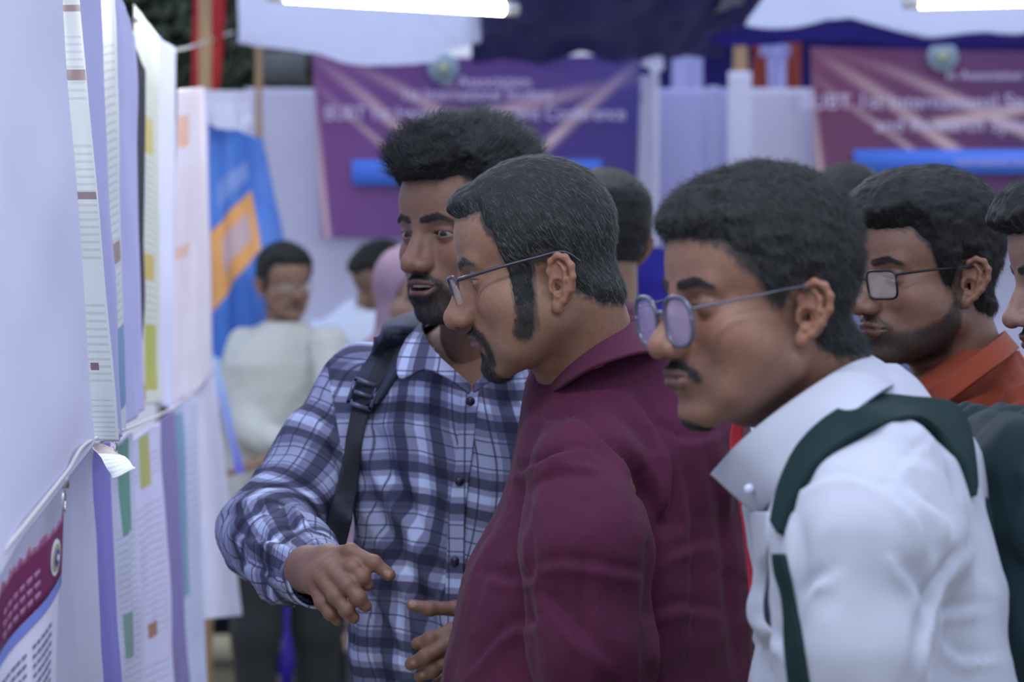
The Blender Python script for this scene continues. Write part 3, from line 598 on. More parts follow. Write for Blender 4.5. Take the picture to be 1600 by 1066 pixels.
# ---- left wall: hanging cloth and posters, running back along the aisle
def paper_mat(name, base, ink, rows=60, cols=1.0, patch=None, header=None):
    m = NT(name); uv = m.add('ShaderNodeUVMap'); s = m.add('ShaderNodeSeparateXYZ'); m.link(uv.outputs[0], s.inputs[0]); u, v = s.outputs[0], s.outputs[1]
    ln = m.math('FRACT', m.math('MULTIPLY', v, rows)); on = m.math('MULTIPLY', m.math('GREATER_THAN', ln, .35), m.math('LESS_THAN', ln, .7))
    wd = m.add('ShaderNodeCombineXYZ', ins={0: m.math('MULTIPLY', u, 60 * cols), 1: m.math('FLOOR', m.math('MULTIPLY', v, rows)), 2: 0.0}).outputs[0]
    wn = m.math('GREATER_THAN', m.noise(1.0, 1, wd), .42); par = m.math('GREATER_THAN', m.noise(rows / 7, 0, m.add('ShaderNodeCombineXYZ', ins={0: 0.0, 1: v, 2: 1.7}).outputs[0]), .4)
    mg = m.math('MULTIPLY', m.math('GREATER_THAN', u, .1), m.math('LESS_THAN', u, .9))
    k = m.math('MULTIPLY', m.math('MULTIPLY', on, wn), m.math('MULTIPLY', par, mg)); c = m.mix(m.math('MULTIPLY', k, .32), base, ink)
    for (a0, a1, b0, b1, col) in (patch or []):
        q = m.math('MULTIPLY', m.math('MULTIPLY', m.math('GREATER_THAN', u, a0), m.math('LESS_THAN', u, a1)), m.math('MULTIPLY', m.math('GREATER_THAN', v, b0), m.math('LESS_THAN', v, b1)))
        c = m.mix(q, c, col)
    return m.set(Base_Color=c, Roughness=.45)
def WY(px): return .27 * 3587 / (480 - px)
def wallpiece(nm, lab, cat, xt0, xt1, xb0, xb1, yt0, yt1, yb0, yb1, mat, Y0=None, Y1=None, fold=.012, seed=0, dy=0, n=4, sagt=0, sagb=0):
    """a sheet on the left wall: the pixel corners say where it is seen, Y0..Y1 is its real run along the wall"""
    Y0 = (WY((xt0 + xb0) / 2) if Y0 is None else Y0) + dy; Y1 = (WY((xt1 + xb1) / 2) if Y1 is None else Y1) + dy
    f = np.linspace(0, 1, n); Yv = 1 / ((1 - f) / Y0 + f / Y1)
    top = [P(xt0 + (xt1 - xt0) * k, yt0 + (yt1 - yt0) * k + sagt * 4 * k * (1 - k), y) for k, y in zip(f, Yv)]; bot = [P(xb0 + (xb1 - xb0) * k, yb0 + (yb1 - yb0) * k + sagb * 4 * k * (1 - k), y) for k, y in zip(f, Yv)]
    o = hang(nm, top, bot, mat, 40, 90, fold, .09, .0015, seed)
    tag(o, lab, cat); return o
INKG = srgb(110, 120, 130)
base_p = srgb(212, 220, 222)
pm1 = paper_mat('poster_text', base_p, INKG, 70, 1, [(.0, .45, .045, .12, srgb(226, 178, 110)), (.35, 1, .125, .14, srgb(120, 76, 80)), (.25, .95, .255, .275, srgb(112, 74, 88)), (.25, .9, .48, .495, srgb(118, 88, 96)), (.3, .55, .80, .815, srgb(110, 82, 92)), (.1, .25, .60, .72, srgb(180, 186, 120))])
pm2 = paper_mat('poster_blue', base_p, INKG, 60, 1, [(.2, .9, .58, .62, srgb(150, 130, 120)), (0, 1, .74, .92, srgb(108, 152, 190))])
pm3 = paper_mat('poster_olive', srgb(206, 212, 200), INKG, 60, 1, [(.1, .7, .28, .36, srgb(196, 186, 110)), (.1, .7, .60, .66, srgb(196, 176, 96)), (.2, .8, .76, .94, srgb(176, 178, 74)), (0, .3, .92, .98, srgb(190, 150, 96))])
pm4 = paper_mat('poster_peach', srgb(222, 216, 232), srgb(200, 170, 160), 55, 1, [(.1, .5, .12, .22, srgb(222, 176, 156)), (.1, .4, .5, .54, srgb(222, 184, 170))])
pm5 = paper_mat('poster_green', srgb(200, 204, 232), INKG, 55, 1, [(.3, .8, .02, .3, srgb(92, 150, 132)), (.2, .6, .5, .62, srgb(120, 156, 150))])
pm6 = paper_mat('poster_teal', srgb(190, 198, 232), INKG, 40, 1, [(.0, .5, .05, .6, srgb(110, 150, 178))])
pm7 = paper_mat('poster_pale', srgb(206, 206, 240), INKG, 50, 1, [(.3, .7, .02, .2, srgb(176, 178, 96)), (.3, .6, .56, .6, srgb(160, 120, 100))])
# upper sheets
up = hang('wall_left', [P(-330, -160, 1.45), P(-120, -160, 1.75), P(0, -160, 2.0), P(84, -160, 2.35)], [P(-330, 1300, 1.45), P(-120, 1030, 1.72), P(0, 868, 2.0), P(137, 693, 2.5)], WHITE, 110, 120, .012, .3, .003, 31); struct(up)
wallpiece('poster', 'tall text poster with brown headings beside the nearest white cloth', 'poster', 72, 118, 128, 186, -60, -60, 690, 690, pm1, 2.54, 2.70, .006, 32)
wallpiece('wall_cloth', 'pale lilac cloth strip right of the tall text poster', 'cloth', 108, 152, 160, 190, -60, -60, 692, 680, LILAC, 2.76, 3.0, .006, 33)
wallpiece('wall_cloth', 'bluish lilac cloth edge behind the pale strip', 'cloth', 134, 152, 174, 188, -60, -60, 690, 680, cloth_mat('blue_lilac', srgb(150, 158, 232), srgb(136, 142, 220)), 3.02, 3.1, .006, 34)
wallpiece('poster', 'narrow poster with blue lower part on the left wall', 'poster', 150, 176, 176, 200, -40, -40, 692, 664, pm2, 3.1, 3.3, .005, 35, -.03)
wallpiece('wall_cloth', 'pale lilac cloth between the blue poster and the black strip', 'cloth', 172, 214, 196, 218, -40, 60, 664, 640, LILAC, 3.35, 3.7, .008, 36)
wallpiece('wall_cloth', 'black cloth strip hanging on the left wall', 'cloth', 206, 226, 208, 224, 60, 110, 650, 632, BLACK, 3.75, 3.9, .006, 37)
wallpiece('poster', 'pointed pale poster with olive patches right of the black strip', 'poster', 208, 246, 222, 248, 6, 55, 634, 630, pm3, 4.0, 4.3, .005, 38)
wallpiece('wall_cloth', 'pale blue cloth strip right of the olive poster', 'cloth', 243, 276, 243, 272, 55, 78, 632, 640, WHITE, 4.35, 4.9, .01, 39)
wallpiece('poster', 'pale poster with peach patches before the blue banner', 'poster', 276, 318, 270, 330, 140, 136, 640, 586, pm4, 4.95, 5.9, .008, 40)
wallpiece('wall_cloth', 'dusty lilac cloth strip behind the peach poster', 'cloth', 300, 326, 312, 332, 150, 170, 590, 580, LILAC, 6.2, 6.6, .01, 41)
# lower sheets
wallpiece('wall_cloth', 'plain white lower cloth beside the burgundy poster', 'cloth', 0, 146, -20, 182, 850, 660, 1300, 1240, WHITE, 2.15, 3.05, .01, 42, .1)
wallpiece('wall_cloth', 'lilac blue lower cloth right of the plain white one', 'cloth', 136, 172, 172, 202, 694, 690, 1240, 1230, cloth_mat('violet', srgb(142, 138, 214), srgb(126, 120, 200)), 3.1, 3.3, .01, 43)
wallpiece('poster', 'lower poster with green printing under the paper flap', 'poster', 168, 206, 198, 236, 700, 672, 1230, 1220, pm5, 3.35, 3.6, .007, 44)
wallpiece('poster', 'pale lower poster with olive top on the left wall', 'poster', 200, 246, 232, 282, 690, 660, 1210, 1190, pm7, 3.65, 4.1, .007, 45)
wallpiece('wall_cloth', 'narrow dark lilac lower cloth strip', 'cloth', 244, 274, 270, 300, 660, 640, 1190, 1150, cloth_mat('mauve', srgb(128, 120, 170), srgb(110, 104, 150)), 4.15, 4.5, .01, 46)
wallpiece('poster', 'teal tinted lower poster before the white hanging end', 'poster', 264, 306, 280, 322, 636, 622, 1150, 1090, pm6, 4.6, 5.2, .007, 47)
wallpiece('wall_cloth', 'white lower cloth end with straight hem above the floor', 'cloth', 296, 332, 322, 378, 620, 560, 968, 962, WHITE, 5.3, 6.3, .006, 48)
# paper flap curled on the rope
fl = hang('paper_flap', [P(143, 690, 2.62), P(160, 692, 2.64), P(178, 700, 2.66)], [P(176, 748, 2.52), P(190, 748, 2.5), P(213, 736, 2.52)], paper_mat('flap', srgb(222, 228, 238), INKG, 12, 1, [(0, 1, 0, .35, srgb(160, 140, 140))]), 16, 24, .004, .05, .001, 49)
tag(fl, 'curled white paper flap hanging from the rope on the left wall', 'paper')
# rope with clips along the lower hem
ROPE = plain('rope', srgb(188, 186, 190), .7); CLIP = plain('clip', srgb(190, 190, 196), .35, .8)
V, F = tube([P(-20, 893, 1.9), P(50, 806, 2.08), P(104, 738, 2.28), P(140, 690, 2.46), P(205, 668, 3.4), P(262, 642, 4.4), P(300, 615, 5.2), P(338, 566, 6.3)], .0022, 8, 80); tag(mesh_obj('rope', V, F, ROPE), 'thin pale rope along the hems of the upper sheets', 'rope')
V, F = tube([P(210, 30, 4.0), P(262, 78, 5.0), P(320, 66, 7.9), P(365, 50, 9)], .004, 6, 40); tag(mesh_obj('rope', V, F, ROPE), 'thin rope tied from the posters to the bamboo pole', 'rope')
for (px, py, Y), lab in (((100, 752, 2.3), 'metal clip on the rope right of the burgundy poster'), ((181, 680, 2.9), 'metal clip on the rope above the paper flap'), ((325, 190, 7.4), 'metal clip at the top of the blue banner near the pole'), ((413, 225, 7.6), 'metal clip on the right corner of the blue banner')):
    c = P(px, py, Y); root = thing('clip', lab, 'clip', c); V, F = boxm(c, (.009, .011, .014), None); o1 = mesh_obj('jaw', V, F, CLIP, smooth=False)
    a = np.linspace(0, 2 * math.pi, 17); V, F = tube([c + [.0, .006 * math.cos(t), -.02 + .01 * math.sin(t)] for t in a], .0015, 6); o2 = mesh_obj('wire_loop', V, F, CLIP); reparent(root, [o1, o2])
# burgundy headed poster, lower left
BUR = plain('burgundy_print', srgb(112, 44, 88), .4, 0, .1); INK = plain('black_print', srgb(84, 90, 124), .5, 0, .02)
pr = thing('poster', 'white poster with burgundy header and round emblem at the lower left corner', 'poster', P(60, 950, 2.15))
def pt(u, v, o=0):                      # u along the wall, v down; the sheet runs back into the picture
    a0 = P(-60, 1010 + v * 560, 1.93); a1 = P(94, 815 + v * 470, 2.2); q = a0 * (1 - u) + a1 * u; n = np.array([.9, -.35, 0]); return q + n * (o + .004 * math.sin(u * 9 + v * 3))
def patchm(nm, u0, u1, v0, v1, mat, off, n=14, m=14, edge=0):
    g = [[pt(u0 + (u1 - u0) * i / (n - 1), v0 + (v1 - v0) * j / (m - 1) + edge * (0 if j else 1) * (vnoise(np.array([[i * .9, 3.3, 1.]]))[0]), off) for j in range(m)] for i in range(n)]
    V = np.array(g).reshape(-1, 3); i = np.arange(n * m).reshape(n, m); F = np.stack([i[:-1, :-1], i[1:, :-1], i[1:, 1:], i[:-1, 1:]], -1).reshape(-1, 4)
    o = mesh_obj(nm, V, F, mat); sm = o.modifiers.new('s', 'SOLIDIFY'); sm.thickness = .0006; reparent(pr, [o]); return o
patchm('paper', 0, 1, .0, 1, plain('paperw', srgb(214, 216, 240), .5, 0, .05), 0, 24, 24)
patchm('header', 0, 1, -.03, .17, BUR, .0015, 60, 8, .022); patchm('blue_stripe', 0, 1, .17, .21, plain('bl', srgb(120, 136, 214), .5), .0015)
for j in range(17):
    for (a, b) in ((.40, .62), (.66, .86)):
        if j > 8 and a > .5: continue
        for w in range(5):
            u0 = a + (b - a) * w / 5; patchm('text_line', u0, u0 + (b - a) / 5 * random.uniform(.55, .85), .27 + j * .030, .279 + j * .030, INK, .002, 2, 2)
patchm('green_picture', .66, .74, .56, .66, plain('gp', srgb(80, 130, 90), .5), .002); patchm('brown_picture', .76, .86, .53, .61, plain('bp', srgb(110, 96, 96), .5), .002); patchm('blue_picture', .66, .86, .67, .76, plain('blp', srgb(110, 140, 210), .5), .002)
for j in range(3):
    for w in range(6): u0 = .38 + w * .06; patchm('heading_text', u0, u0 + .045, .05 + j * .035, .07 + j * .035, plain('ht', srgb(150, 96, 140), .5), .003, 2, 2)
def disc(nm, u, v, r, mat, off):
    c = pt(u, v, off); eu = nrm(pt(u + .01, v, off) - pt(u - .01, v, off)); ez = np.array([0, 0, 1.]); a = np.linspace(0, 2 * math.pi, 25)[:-1]
    V = np.concatenate([[c + eu * r * math.cos(t) + ez * r * math.sin(t) for t in a], [c]]); F = [(i, (i + 1) % 24, 24) for i in range(24)]; o = mesh_obj(nm, V, F, mat, smooth=False); sm = o.modifiers.new('s', 'SOLIDIFY'); sm.thickness = .0005; reparent(pr, [o])
eu_, ev_ = .885, .075
disc('emblem', eu_, ev_, .0165, plain('ew', srgb(214, 214, 226), .5), .003); disc('emblem_ring', eu_, ev_, .0125, plain('eg', srgb(160, 150, 130), .5), .004); disc('emblem_core', eu_, ev_, .0075, plain('eb', srgb(70, 80, 140), .5), .005); disc('emblem_dot', eu_, ev_, .003, plain('ed', srgb(214, 214, 226), .5), .006)
# red cloth and blue banner by the far pole
wallpiece('red_cloth', 'red cloth hanging behind the bamboo pole', 'cloth', 302, 360, 296, 342, -120, -120, 134, 140, cloth_mat('red', srgb(190, 60, 62), srgb(130, 40, 46)), 8.2, 8.4, .03, 50)
bm = NT('blue_banner'); uv = bm.add('ShaderNodeUVMap'); s = bm.add('ShaderNodeSeparateXYZ'); bm.link(uv.outputs[0], s.inputs[0]); u, v = s.outputs[0], s.outputs[1]
wv = bm.noise(3, 3, uv.outputs[0]); def_ = lambda a, b, x: bm.math('MULTIPLY', bm.math('GREATER_THAN', x, a), bm.math('LESS_THAN', x, b))
c = bm.mix(bm.math('MULTIPLY', bm.math('ADD', wv, -.3), 1.6), srgb(62, 108, 196), srgb(78, 142, 240))
vv = bm.math('ADD', v, bm.math('MULTIPLY', u, .22)); c = bm.mix(bm.math('MULTIPLY', def_(.48, .76, vv), def_(.08, .72, u)), c, srgb(226, 164, 96)); c = bm.mix(bm.math('MULTIPLY', def_(.55, .68, vv), def_(.22, .62, u)), c, srgb(196, 170, 180))
c = bm.mix(bm.math('MULTIPLY', def_(.34, .42, vv), def_(.2, .7, u)), c, srgb(120, 150, 220)); bm.set(Base_Color=c, Roughness=.4)
wallpiece('blue_banner', 'blue banner with orange printing at the end of the left wall', 'banner', 312, 412, 328, 462, 178, 218, 590, 470, bm.m, 7.5, 7.7, .035, 51, n=6)
wallpiece('wall_cloth', 'white cloth gathered over the top of the blue banner', 'cloth', 306, 396, 316, 392, 140, 142, 186, 192, WHITE, 7.3, 7.5, .02, 52, sagb=14)
t = NT('sky_flag'); uvn = t.add('ShaderNodeUVMap'); s = t.add('ShaderNodeSeparateXYZ'); t.link(uvn.outputs[0], s.inputs[0]); t.set(Base_Color=t.mix(s.outputs[1], srgb(168, 206, 250), srgb(96, 92, 224)), Roughness=.5)
wallpiece('hanging_flag', 'pale blue cloth tail hanging below the blue banner', 'cloth', 326, 342, 366, 384, 548, 560, 742, 738, t.m, 6.7, 6.9, .01, 53)
wallpiece('wall_cloth', 'brown grey cloth edge under the pale blue tail', 'cloth', 330, 344, 352, 380, 620, 640, 900, 900, cloth_mat('taupe', srgb(112, 106, 120), srgb(92, 88, 100)), 7.6, 7.9, .01, 54)
# ---- dark bench and blue chairs near the back wall
DK = plain('dark_wood', srgb(40, 46, 48), .6)
def chair(lab, x, y, rz):
    CB = CHAIRM; root = thing('plastic_chair', lab, 'chair', (x, y, 0), 'blue plastic chairs along the back wall'); R = np.array(Matrix.Rotation(rz, 3, 'Z')); o = []
    for a, b in ((-1, -1), (-1, 1), (1, -1), (1, 1)): V, F = tube([(a * .22, b * .2, 0), (a * .19, b * .17, .43)], [.026, .034], 8, 4); o.append(mesh_obj('leg', V @ R.T + [x, y, 0], F, CB))
    V, F = boxm((0, 0, .44), (.44, .42, .035)); o.append(mesh_obj('seat', V @ R.T + [x, y, 0], F, CB, smooth=False))
    for k in range(5): V, F = boxm((-.16 + k * .08, .2, .64), (.05, .02, .36)); o.append(mesh_obj('back_slat', V @ R.T + [x, y, 0], F, CB, smooth=False))
    V, F = boxm((0, .2, .83), (.44, .03, .07)); o.append(mesh_obj('back_rail', V @ R.T + [x, y, 0], F, CB, smooth=False)); reparent(root, o)
CHAIRM = plain('blue_plastic', srgb(48, 30, 160), .4)
for px, lab in ((340, 'blue plastic chair nearest the left wall'), (538, 'blue plastic chair behind the man in the pale cream shirt')):
    q = P(px, 900, 9.4); chair(lab, q[0], 9.4, 0)
dc = thing('covered_bench', 'low dark covered bench along the back wall under the banner', 'bench', (P(430, 900, 9.9)[0], 9.9, 0))
V, F = boxm((P(450, 900, 9.9)[0], 9.9, .36), (1.3, .36, .42)); a = mesh_obj('cover', V, F, BLACK, smooth=False); b = []
for s in (-1, 1): V, F = boxm((P(450, 900, 9.9)[0] + s * .6, 9.9, .075), (.05, .3, .15)); b.append(mesh_obj('leg', V, F, DK, smooth=False))
reparent(dc, [a] + b)
# ------------------------------------------------------------------ people
def pix(V):
    c, s = math.cos(PITCH), math.sin(PITCH); z = V[:, 2] - CAMZ; d = V[:, 1] * c - z * s; u = V[:, 1] * s + z * c
    return np.stack([800 + V[:, 0] / d * FPX, 533 - u / d * FPX], -1)
def crease_fn(lines):
    """fold lines of a garment: (points, width px, depth mm[, ridge side])"""
    def f(V, N):
        q = pix(V); face = sstep(-.05, .25, -N[:, 1]); out = np.zeros(len(V))
        for L in lines:
            pts = catmull(L[0], 14); w, dep = L[1], L[2]; side = L[3] if len(L) > 3 else 1
            best = np.full(len(V), 1e9); sg = np.zeros(len(V)); tt = np.zeros(len(V))
            for i in range(len(pts) - 1):
                a, b = pts[i], pts[i + 1]; ba = b - a; l2 = ba @ ba + 1e-9; t = np.clip(((q - a) @ ba) / l2, 0, 1); r = q - a - t[:, None] * ba
                d = np.linalg.norm(r, axis=1); cr = ba[0] * r[:, 1] - ba[1] * r[:, 0]; m = d < best
                best = np.where(m, d, best); sg = np.where(m, np.sign(cr), sg); tt = np.where(m, (i + t) / (len(pts) - 1), tt)
            s = best * sg * side; env = np.sin(np.pi * np.clip(tt * .92 + .04, 0, 1)) ** .5
            if len(L) > 4: out += env * dep * .001 * -np.exp(-(s / w) ** 2); continue
            out += env * dep * .0013 * np.exp(-(s / (2.4 * w)) ** 2) * np.tanh(s / w * 1.5)
        return out * face
    return f
def cloth_noise(amp, sc, o=2, seed=0):
    sc = np.asarray(sc, float)
    return lambda V, N: amp * fbm(V * sc + seed * 5.3, o)
def ridged(amp, sc, seed=0):
    sc = np.asarray(sc, float)
    return lambda V, N: amp * (1 - 2 * np.abs(vnoise(V * sc + seed * 9.1))) 
def cone(pts, rs): return lambda p: chain(p, pts, rs, .03)
def limb_folds(axis_pts, amp, freq, seed=0, tw=3.0):
    """wrinkles running slantwise round a sleeve"""
    A = np.array(axis_pts, float)
    def f(V, N):
        best = np.full(len(V), 1e9); s = np.zeros(len(V)); acc = 0; ang = np.zeros(len(V))
        for i in range(len(A) - 1):
            ba = A[i + 1] - A[i]; L = np.linalg.norm(ba); t = np.clip(((V - A[i]) @ ba) / (L * L), 0, 1); r = V - A[i] - t[:, None] * ba; d = np.linalg.norm(r, axis=1); m = d < best
            e1 = nrm(np.cross(ba, [0, 1.0, .1])); e2 = nrm(np.cross(ba, e1)); a = np.arctan2(r @ e1, r @ e2)
            best = np.where(m, d, best); s = np.where(m, acc + t * L, s); ang = np.where(m, a, ang); acc += L
        q = np.stack([s * freq, np.cos(ang + s * tw) * .9 + seed, np.sin(ang + s * tw) * .9], -1)
        n = vnoise(q + seed) + .5 * vnoise(q * 2.1 + 4); return amp * (1 - 1.6 * np.abs(n))
    return f
def garment(name, parts, lo, hi, h, mat, parent, folds=(), k=.05, refine=1, cut=None, keep=None, uvf=None, split=None, splitname='sleeve', thick=.0022, mat2=None, seam=None, refn=None):
    """parts: list of sdf functions joined smoothly; cut(V)->True removes faces; split: index function naming separate children"""
    def f(p):
        d = parts[0](p)
        for q in parts[1:]: d = smin(d, q(p), k)
        return d
    V, F = extract(f, lo, hi, h, refine, 1); N = vnormals(V, F); D = np.zeros(len(V))
    for g in folds: D = D + g(V, N)
    V0 = V; V = V + N * D[:, None]
    fc = V[F].mean(1)
    if cut is not None: F = F[~cut(fc)]; fc = V[F].mean(1)
    if seam is not None:                # pull vertices near the sleeve seam onto it
        c_, n_ = seam; d_ = (V - c_) @ n_; m_ = np.abs(d_) < .0036; V[m_] -= d_[m_, None] * n_; V0 = V0.copy(); V0[m_] -= d_[m_, None] * n_; fc = V[F].mean(1)
    reg = np.zeros(len(F), int)
    if len(parts) > 1: reg = np.argmin(np.stack([q(fc) + (0 if i == 0 else .004) for i, q in enumerate(parts)], 0), 0)
    if refn is not None: reg = refn(fc, reg)
    objs = []
    def mk(nm, FF, par, r):
        u, inv = np.unique(FF, return_inverse=True); VV = V[u]; o = mesh_obj(nm, VV, inv.reshape(-1, 4), mat, par, uv=uvf(V0[u], N[u], r) if uvf else None)
        s = o.modifiers.new('thickness', 'SOLIDIFY'); s.thickness = thick; s.offset = -1; return o
    u, inv = np.unique(F, return_inverse=True); VV = V[u]; F2 = inv.reshape(-1, 4); m = mesh_obj(name, VV, F2, mat, parent)
    if uvf:
        l = m.data.uv_layers.new(name='UVMap'); A = np.stack([uvf(V0[u], N[u], r) for r in range(len(parts))]); l.data.foreach_set('uv', A[reg[:, None], F2].astype(np.float32).ravel())
    s_ = m.modifiers.new('thickness', 'SOLIDIFY'); s_.thickness = thick; s_.offset = -1
    return m, f
def snap(o, rows, off=.004):
    """pixel rows -> rows whose distance follows the surface of garment o, off metres clear of it"""
    bpy.context.view_layer.update(); O = Vector((0, 0, CAMZ)); mi = o.matrix_world.inverted(); out = []
    for r in rows:
        rr = []
        for q in r:
            d = Vector(P(*q)) - O; ok, loc, nn, _ = o.ray_cast(mi @ O, (mi.to_3x3() @ d).normalized()); rr.append((q[0], q[1], (o.matrix_world @ loc).y - off) if ok and abs((o.matrix_world @ loc).y - q[2]) < .16 else q)
        y = np.array([q[2] for q in rr]); n = len(y); pad = np.concatenate([[2 * y[0] - y[min(2, n - 1)], 2 * y[0] - y[min(1, n - 1)]], y, [2 * y[-1] - y[max(n - 2, 0)], 2 * y[-1] - y[max(n - 3, 0)]]])
        if n > 4:
            sm = np.convolve(pad, [.1, .22, .36, .22, .1], 'valid'); sm = np.minimum(sm, y + .003); rr = [(q[0], q[1], v) for q, v in zip(rr, sm)]
        out.append(rr)
    return out
def dense(r, n):
    return [tuple(q) for q in catmull(r, n)]
def sleeve_sdf(pts, rs, k=.03): return lambda p: chain(p, pts, rs, k)
TROUS = [plain('trouser_dark', srgb(40, 44, 54), .9), plain('trouser_blue', srgb(50, 56, 78), .9)]
SHOE = plain('shoe', srgb(36, 34, 36), .5)
def legs(parent, cx, cy, ang, mat, zt=1.0, inner=None, spread=.1):
    ca, sa = math.cos(ang), math.sin(ang); fwd = np.array([sa, -ca, 0]); ps = []; sh = []
    for s in (-1, 1):
        hip = np.array([cx + s * .085 * ca, cy + s * .085 * sa, zt - .08]); kn = np.array([cx + s * spread * ca, cy + s * spread * sa, .5]) + fwd * .02; an = np.array([cx + s * spread * 1.05 * ca, cy + s * spread * 1.05 * sa, .09])
        ps += [lambda p, hip=hip, kn=kn, an=an: chain(p, [hip, kn, an], [.1, .075, .062], .05)]
        heel = an + [0, 0, -.045]; toe = heel + fwd * .17; sh.append((heel, toe, an))
    pel = lambda p: ell(p, (cx, cy, zt - .06), (.19, .15, .16))
    f = lambda p: smin(smin(ps[0](p), ps[1](p), .03), pel(p), .08)
    V, F = extract(f, (cx - .42, cy - .42, .035), (cx + .42, cy + .42, zt + .12), .022, 0); V = V + vnormals(V, F) * (.006 * vnoise(V * [14, 14, 7]))[:, None]
    mesh_obj('trousers', V, F, mat, parent)
    for heel, toe, an in sh:
        g = lambda p: smax(smin(cap(p, heel - fwd * .03, toe, .046, .042), cap(p, heel, an, .045, .05), .04), (.004 - p[:, 2]), .01)
        V, F = extract(g, np.minimum(heel, toe) - .1, np.maximum(heel, toe) + [.1, .1, .1], .012, 0); mesh_obj('shoe', V, F, SHOE, parent)
def hand_parts(fing, palm, rp=.013, rf=.0082, kp=.016):
    """fing: list of joint chains (world) ; palm: list of (a,b,ra,rb)"""
    def f(p):
        d = None
        for a, b, ra, rb in palm:
            e = cap(p, a, b, ra, rb); d = e if d is None else smin(d, e, kp)
        for pts, r in fing:
            n = len(pts); rs = [r * 1.12] + [r * (1.03 - .09 * i) for i in range(n - 1)]
            e = chain(p, pts, rs, .004)
            for j in range(1, n - 1): e = smin(e, sph(p, pts[j], r * 1.08), .003)
            d = smin(d, e, .0065)
        return d
    return f
def hand_mesh(f, pts, tone, nails=()):
    A = np.array(pts); V, F = extract(f, A.min(0) - .03, A.max(0) + .03, .0036, 1); c = np.tile(np.array(tone), (len(V), 1)) * (1 + .06 * fbm(V * 60, 2))[:, None]
    for q in nails:
        m = (1 - sstep(.0045, .0062, np.linalg.norm((V - q), axis=1)))[:, None]; c = c * (1 - m) + np.array([.34, .2, .16]) * m
    return V, F, c
GLS = NT('lens_glass'); GLS.set(Base_Color=(.92, .95, 1, 1), Roughness=.03, IOR=1.45, Alpha=.10, Specular_IOR_Level=.3); GLS = GLS.m
GLSD = NT('clear_lens'); GLSD.set(Base_Color=(.9, .93, 1, 1), Roughness=.4, Alpha=.06, Specular_IOR_Level=.05); GLSD = GLSD.m
GLS2 = NT('lens_glass_mauve'); GLS2.set(Base_Color=srgb(150, 140, 185), Roughness=.05, IOR=1.5, Alpha=.42, Specular_IOR_Level=1.0); GLS2 = GLS2.m
EYE = NT('eye'); EYE.set(Base_Color=EYE.add('ShaderNodeVertexColor', layer_name='Col').outputs[0], Roughness=.12); EYE = EYE.m
SKIN = skin_mat('skin'); 
HCAP = hair_mat('hair_mass', (.006, .007, .008, 1), (.014, .015, .016, 1)); HCAP.node_tree.nodes['Principled BSDF'].inputs['Roughness'].default_value = .8
HB = hair_mat('black_hair', (.006, .007, .008, 1), (.02, .023, .025, 1)); HG = hair_mat('greying_hair', (.022, .026, .027, 1), (.06, .066, .07, 1)); HGREY = plain('grey_hair', (.20, .215, .22, 1), .45)
TONE1 = (.185, .100, .070); TONE2 = (.235, .130, .086); TONE3 = (.195, .103, .070); TONE4 = (.20, .112, .08)
def flow_std(part=0.0, top=(0, -1, .0)):
    def f(p, G):
        side = sstep(.2, .8, np.abs(G[:, 0])); back = sstep(.1, .8, -G[:, 1]); w = np.maximum(side, back)[:, None]; t = np.tile(np.array(top, float), (len(p), 1)); t[:, 0] += part * np.sign(p[:, 0])
        return t * (1 - w) + w * np.array([0, -.45, -1.0])
    return f
def body_mesh(parent, patches, mat=SKIN):
    V = np.concatenate([q[0] for q in patches]); o = 0; Fs = []
    for q in patches: Fs.append(q[1] + o); o += len(q[0])
    C = np.concatenate([q[2] for q in patches]); return mesh_obj('body', V, np.concatenate(Fs), mat, parent, col=C)
def inner(parts, lo, hi, tone, shrink=.014, h=.022, k=.05):
    def f(p):
        d = parts[0](p)
        for q in parts[1:]: d = smin(d, q(p), k)
        return d + shrink
    V, F = extract(f, lo, hi, h, 0, 1); return V, F, np.tile(np.array(tone), (len(V), 1))
def begin(name_label, cx, cy, group=None):
    return thing('person', name_label, 'person', (cx, cy, 0), group)
def finish(root, before):
    new = [o for o in COL.objects if o not in before and o.parent is None and o is not root]
    reparent(root, new)
tab_std = [(0, 66), (25, 64), (40, 64), (50, 52), (60, 34), (66, 8), (71, -14), (79, -16), (83, 8), (100, 8), (112, -30), (140, -55), (180, -62)]
def button(c, r, mat, nrm_=(0, -1, 0), name='button'):
    c = np.asarray(c, float); n = nrm(np.asarray(nrm_, float)); V, F = tube([c, c + n * .0025], r, 14); return mesh_obj(name, V, F, mat)
def rib(name, rows, mat, thick=.003, nu=14, nv=50, disp=None, uv=True):
    V, F, u = ribbon([[P(*q) for q in r] for r in rows], nu, nv, thick, disp); return mesh_obj(name, V, F, mat, uv=u if uv else None)
ONLY = globals().get('ONLY')
def want(k): return ONLY is None or k in ONLY
